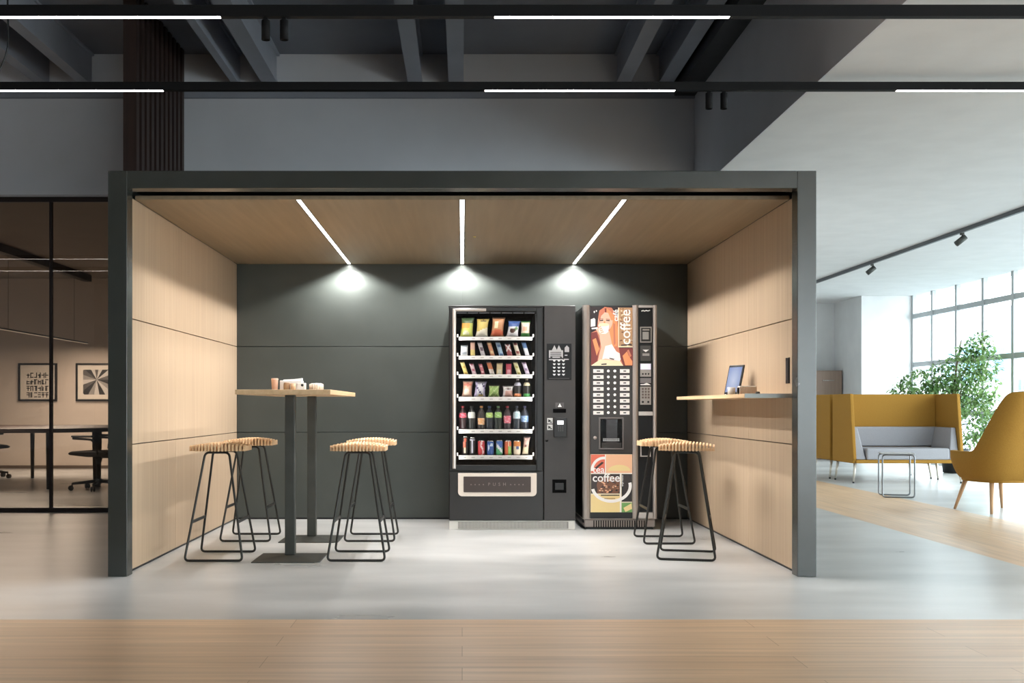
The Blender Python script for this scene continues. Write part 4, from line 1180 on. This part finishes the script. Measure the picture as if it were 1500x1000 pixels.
# ------------------------------------------------------------------ lounge
M_mustard = noisy('mustard_fabric', (158, 116, 48), (163, 121, 52), (1, 1, 1), 90, 3, (.8, .9), .15, spec=.2)
M_greyfab = noisy('grey_fabric', (155, 154, 158), (160, 159, 163), (1, 1, 1), 90, 3, (.85, .95), .15, spec=.2)
M_leg = mat('sofa_leg', (206, 198, 186), .35, .4)
def make_sofa(label, loc, rz, group):
    t = thing('high_back_sofa', label, 'sofa', loc, rz, group)            # origin front centre on the floor, faces -y
    W = .72; zb = .26; zt = 1.165; dep = .80; th = .045
    prof = [(0, zb + .06), (.05, zb), (dep, zb), (dep, zt), (.125, zt)]
    for s in (-1, 1):
        x0, x1 = sorted((s * W, s * (W - th)))
        MB().prism(prof, x0, x1, .010, axis='x').build('side_panel', M_mustard, t)
    MB().box(-W + th, W - th, dep - th, dep - .001, zb, zt, .010).build('back_panel', M_mustard, t)
    MB().box(-W + th, W - th, .02, dep - th, zb, zb + .045, .010).build('seat_shell', M_mustard, t)
    MB().box(-W + th + .137, W - th - .137, .012, dep - th - .10, zb + .046, .455, .022, 3).build('seat_cushion', M_greyfab, t)
    MB().box(-W + th + .005, W - th - .005, dep - th - .098, dep - th - .001, zb + .20, .725, .020, 3).build('back_cushion', M_greyfab, t)
    for s in (-1, 1):
        pr = [(.035, .308), (dep - th - .10, .308), (dep - th - .10, .722), (.14, .722)]
        a, b = W - th - .004, W - th - .135
        tb_ = bmesh.new()
        V = []
        for (y, z) in pr:
            k = (z - .308) / .414
            V.append((tb_.verts.new((s * a, y, z)), tb_.verts.new((s * (b + .075 * k), y, z))))
        nn = len(V)
        tb_.faces.new([v[0] for v in V]); tb_.faces.new([v[1] for v in V][::-1])
        for i in range(nn):
            j = (i + 1) % nn
            tb_.faces.new((V[i][0], V[i][1], V[j][1], V[j][0]))
        bmesh.ops.recalc_face_normals(tb_, faces=list(tb_.faces))
        bmesh.ops.bevel(tb_, geom=list(tb_.edges), offset=.014, segments=3, profile=.5, affect='EDGES', clamp_overlap=True)
        mb = MB(); mb._merge(tb_); mb.build('arm_cushion', M_greyfab, t)
    for (x, y) in ((-W + .05, .07), (W - .05, .07), (-W + .05, dep - .08), (W - .05, dep - .08)):
        sx = math.copysign(.05, x); sy = -.02 if y < .3 else .02
        lg = MB().cyl((x, y, zb - .001), (x + sx * .6, y + sy, .02), .02, .011, 12).build('leg', M_leg, t)
        MB().cyl((x + sx * .6, y + sy, .0195), (x + sx * .6, y + sy, 0), .013, .013, 12).build('foot', M_black, lg)
    return t
sf = make_sofa('mustard high back sofa facing the viewer with grey cushions inside', (5.79, 14.16, 0), 0, 'mustard high back sofas')
copy_thing(sf, (5.79, 15.86, 0), PI, 'mustard high back sofa turned away, back to back behind the other sofa', 'mustard high back sofas')

# side table of two tube loops
st_ = thing('side_table', 'small square tube side table in front of the mustard sofa', 'table', (4.81, 12.1, 0), math.radians(-14))
Lh = .165
for s in (-1, 1):
    pts = [(-Lh, s * Lh, .008), (Lh, s * Lh, .008), (Lh, s * Lh, .468), (-Lh, s * Lh, .468)]
    MB().tube(fillet(pts, .035, 5, True), .0085, 10, True).build('leg_loop', mat('tube_grey', (120, 122, 124), .3, .8), st_)
MB().box(-Lh - .005, Lh + .005, -Lh - .005, Lh + .005, .477, .487, .002).build('tabletop', mat('top_grey', (176, 178, 180), .35, .2), st_)
MB().box(-.006, .006, -Lh + .01, Lh - .01, .4605, .4765).build('rail', mat('tube_grey', (120, 122, 124), .3, .8), st_)

# lounge chair seen from the side, facing the sofa end
def lounge_chair(label, loc, rz):
    t = thing('lounge_chair', label, 'armchair', loc, rz)                 # faces -x
    # plan of the shell: from the near arm tip round the back to the far arm tip
    nseg = 48; rows = 14
    mb = MB(); G = []
    def S(a): return a * a * (3 - 2 * a)
    for i in range(nseg + 1):
        u = i / nseg * 2 - 1                       # -1 near arm tip, 0 back, 1 far arm tip
        au = abs(u)
        ang = u * math.radians(148)
        rx, ry = .37, .385
        x = rx * math.copysign(abs(math.cos(ang)) ** .75, math.cos(ang)); y = ry * math.copysign(abs(math.sin(ang)) ** .72, math.sin(ang))
        top = .575 + .555 * S(min(1, max(0, (x - .12) / .19)))
        col = []
        for j in range(rows + 1):
            v = j / rows
            z = .30 + (top - .30) * v
            k = .72 + .28 * min(1, (z - .30) / .20) ** .5
            lean = .22 * max(0, z - .45) * max(0, math.cos(ang)) ** .5 if math.cos(ang) > 0 else 0
            nar = 1 - .52 * max(0, (z - .60)) * (1 if math.cos(ang) > 0 else 0)
            col.append(mb.b.verts.new((x * k + lean, y * k * nar, z)))
        G.append(col)
    for i in range(nseg):
        for j in range(rows):
            f = mb.b.faces.new((G[i][j], G[i + 1][j], G[i + 1][j + 1], G[i][j + 1])); f.smooth = True
    sh = mb.build('shell', M_mustard, t)
    md = sh.modifiers.new('s', 'SOLIDIFY'); md.thickness = .05; md.offset = -1
    md = sh.modifiers.new('b', 'BEVEL'); md.width = .018; md.segments = 3; md.limit_method = 'ANGLE'
    md = sh.modifiers.new('v', 'SUBSURF'); md.levels = 1; md.render_levels = 1
    # underside pan closing the shell
    pts = []
    for i in range(40):
        a = 2 * PI * i / 40
        pts.append((.295 * math.copysign(abs(math.cos(a)) ** .75, math.cos(a)) - .02, .27 * math.copysign(abs(math.sin(a)) ** .72, math.sin(a))))
    MB().prism(pts, .285, .315, .012, axis='z').build('seat_pan', M_mustard, t)
    pts = [(a * 1.05 - .02, b * 1.08) for a, b in pts]
    MB().prism(pts, .34, .46, .03, axis='z').build('seat_cushion', M_mustard, t)
    for sx in (-1, 1):
        for sy in (-1, 1):
            MB().cyl((sx * .19 - .02, sy * .19, .292), (sx * .27 - .01, sy * .26, 0), .022, .012, 14).build('leg', wood('beech_leg', (196, 152, 112), (210, 168, 128), 'z'), t)
    return t
lounge_chair('mustard lounge chair on four wooden legs at the right edge', (5.115, 10.435, 0), math.radians(-79))

# ficus
pt = thing('ficus_tree', 'leafy green potted fig tree behind the mustard sofa by the window', 'plant', (7.42, 16.45, 0))
MB().lathe([(.15, 0), (.17, .01), (.20, .34), (.205, .36), (.185, .36), (.175, .30), (0, .30)], 28, cap=False).build('pot', M_black, pt)
MB().lathe([(.172, .3005), (.1, .318), (0, .32)], 20, cap=False).build('soil', noisy('soil', (52, 38, 28), (70, 52, 40), (1, 1, 1), 30, 3, (.9, 1)), pt)
random.seed(5)
mb = MB()
mb.tube([(0, 0, .30), (.02, .01, .7), (-.03, 0, 1.2), (.05, .02, 1.7), (.10, 0, 2.0)], .025, 8, False, .008)
def pl_(px, py): return ((px - VX) * 16.45 / F - 7.42, 1.0 - (py - VY) * 16.45 / F)
clus = [(1436, 505, 20, .16), (1416, 515, 15, .15), (1440, 532, 24, .25), (1408, 545, 32, .32), (1378, 553, 24, .28), (1345, 562, 23, .28), (1322, 572, 17, .2), (1425, 565, 32, .4), (1440, 590, 23, .35), (1392, 580, 34, .4), (1420, 612, 32, .4), (1438, 630, 17, .3), (1425, 645, 12, .2), (1365, 585, 28, .3)]
for (px, py, r, dy) in clus:
    X, Z = pl_(px, py)
    mb.tube([(0.0, 0, max(.7, Z - .7)), (X * .5, random.uniform(-.1, .1), Z - .3), (X, random.uniform(-dy, dy) * .4, Z)], .010, 6, False, .003)
mb.build('trunk', wood('bark', (104, 84, 62), (130, 108, 84), 'z'), pt)
mb = MB()
tot = sum(c[2] ** 2 for c in clus)
for (px, py, r, dy) in clus:
    X, Z = pl_(px, py); R = r * 16.45 / F
    for k in range(int(4600 * r * r / tot)):
        while True:
            q = Vector((random.uniform(-1, 1), random.uniform(-1, 1), random.uniform(-1, 1)))
            if q.length < 1: break
        q = q.normalized() * q.length ** .6
        p = Vector((X + q.x * R * 1.1, q.y * dy, Z + q.z * R))
        L = random.uniform(.06, .105); wv = L * .24
        d = Vector((random.uniform(-1, 1), random.uniform(-1, 1), random.uniform(-1.1, .25))).normalized()
        s = d.cross(Vector((random.uniform(-.4, .4), random.uniform(-.4, .4), 1))).normalized()
        up = s.cross(d)
        m1 = p + d * L * .5 - up * wv * .25
        a = mb.b.verts.new(p); b = mb.b.verts.new(p + d * L * .45 + s * wv); c = mb.b.verts.new(p + d * L); e = mb.b.verts.new(p + d * L * .45 - s * wv); g = mb.b.verts.new(m1)
        mi = random.choice((0, 0, 1, 1, 2))
        for tri in ((a, b, g), (b, c, g), (a, g, e), (g, c, e)):
            f = mb.b.faces.new(tri); f.material_index = mi
def leafm(n, c):
    m = mat(n, c, .4)
    nt, N, L, b = nodes_of(m)
    tr = N.new('ShaderNodeBsdfTranslucent'); tr.inputs['Color'].default_value = lin((min(255, c[0] + 50), min(255, c[1] + 40), c[2] + 10))
    mx = N.new('ShaderNodeMixShader'); mx.inputs['Fac'].default_value = .32
    L.new(b.outputs[0], mx.inputs[1]); L.new(tr.outputs[0], mx.inputs[2]); L.new(mx.outputs[0], N['Material Output'].inputs['Surface'])
    return m
mb.build('foliage', [leafm('leaf_mid', (94, 134, 84)), leafm('leaf_light', (136, 170, 122)), leafm('leaf_dark', (46, 76, 48))], pt, recalc=False)

# low filing cabinet at the far wall
fc = thing('filing_cabinet', 'light brown cabinet with a small handle at the far lounge wall', 'cabinet', (6.78, 20.70, 0))
M_cab = wood('cabinet_wood', (142, 120, 106), (152, 130, 116), 'z')
MB().box(-.42, .42, .0, .48, .0, 1.68, .004).build('carcass', M_cab, fc)
for k in range(3):
    dr = MB().box(-.405, .405, -.018, -.001, .04 + k * .545, .57 + k * .545, .003).build('drawer', M_cab, fc)
    MB().tube(fillet([(.04, -.018, .40 + k * .545), (.04, -.045, .40 + k * .545), (.26, -.045, .40 + k * .545), (.26, -.018, .40 + k * .545)], .01), .006, 8).build('handle', M_chrome, dr)

# ------------------------------------------------------------------ daylight
w = bpy.data.worlds.new('sky'); bpy.context.scene.world = w; w.use_nodes = True
bg = w.node_tree.nodes['Background']
bg.inputs['Color'].default_value = (.90, .955, 1.0, 1); bg.inputs['Strength'].default_value = 11.0
po = area('window_portal', (XW + .12, 5.4, 1.55), (0, PI / 2, 0), 2.9, 28.7, 1.0)
po.data.cycles.is_portal = True
po = area('window_portal', ((XB + XW) / 2, YN - .12, 1.55), (PI / 2, 0, PI), 6.0, 2.9, 1.0)
po.data.cycles.is_portal = True

sc = bpy.context.scene
sc.view_settings.view_transform = 'Standard'; sc.view_settings.look = 'None'
sc.view_settings.exposure = 0.0; sc.view_settings.gamma = 1.0; sc.view_settings.use_curve_mapping = False
sc.cycles.use_denoising = True
sc.cycles.max_bounces = 10; sc.cycles.diffuse_bounces = 4; sc.cycles.transparent_max_bounces = 16
sc.cycles.sample_clamp_indirect = 8.0
sc.cycles.caustics_reflective = False; sc.cycles.caustics_refractive = False
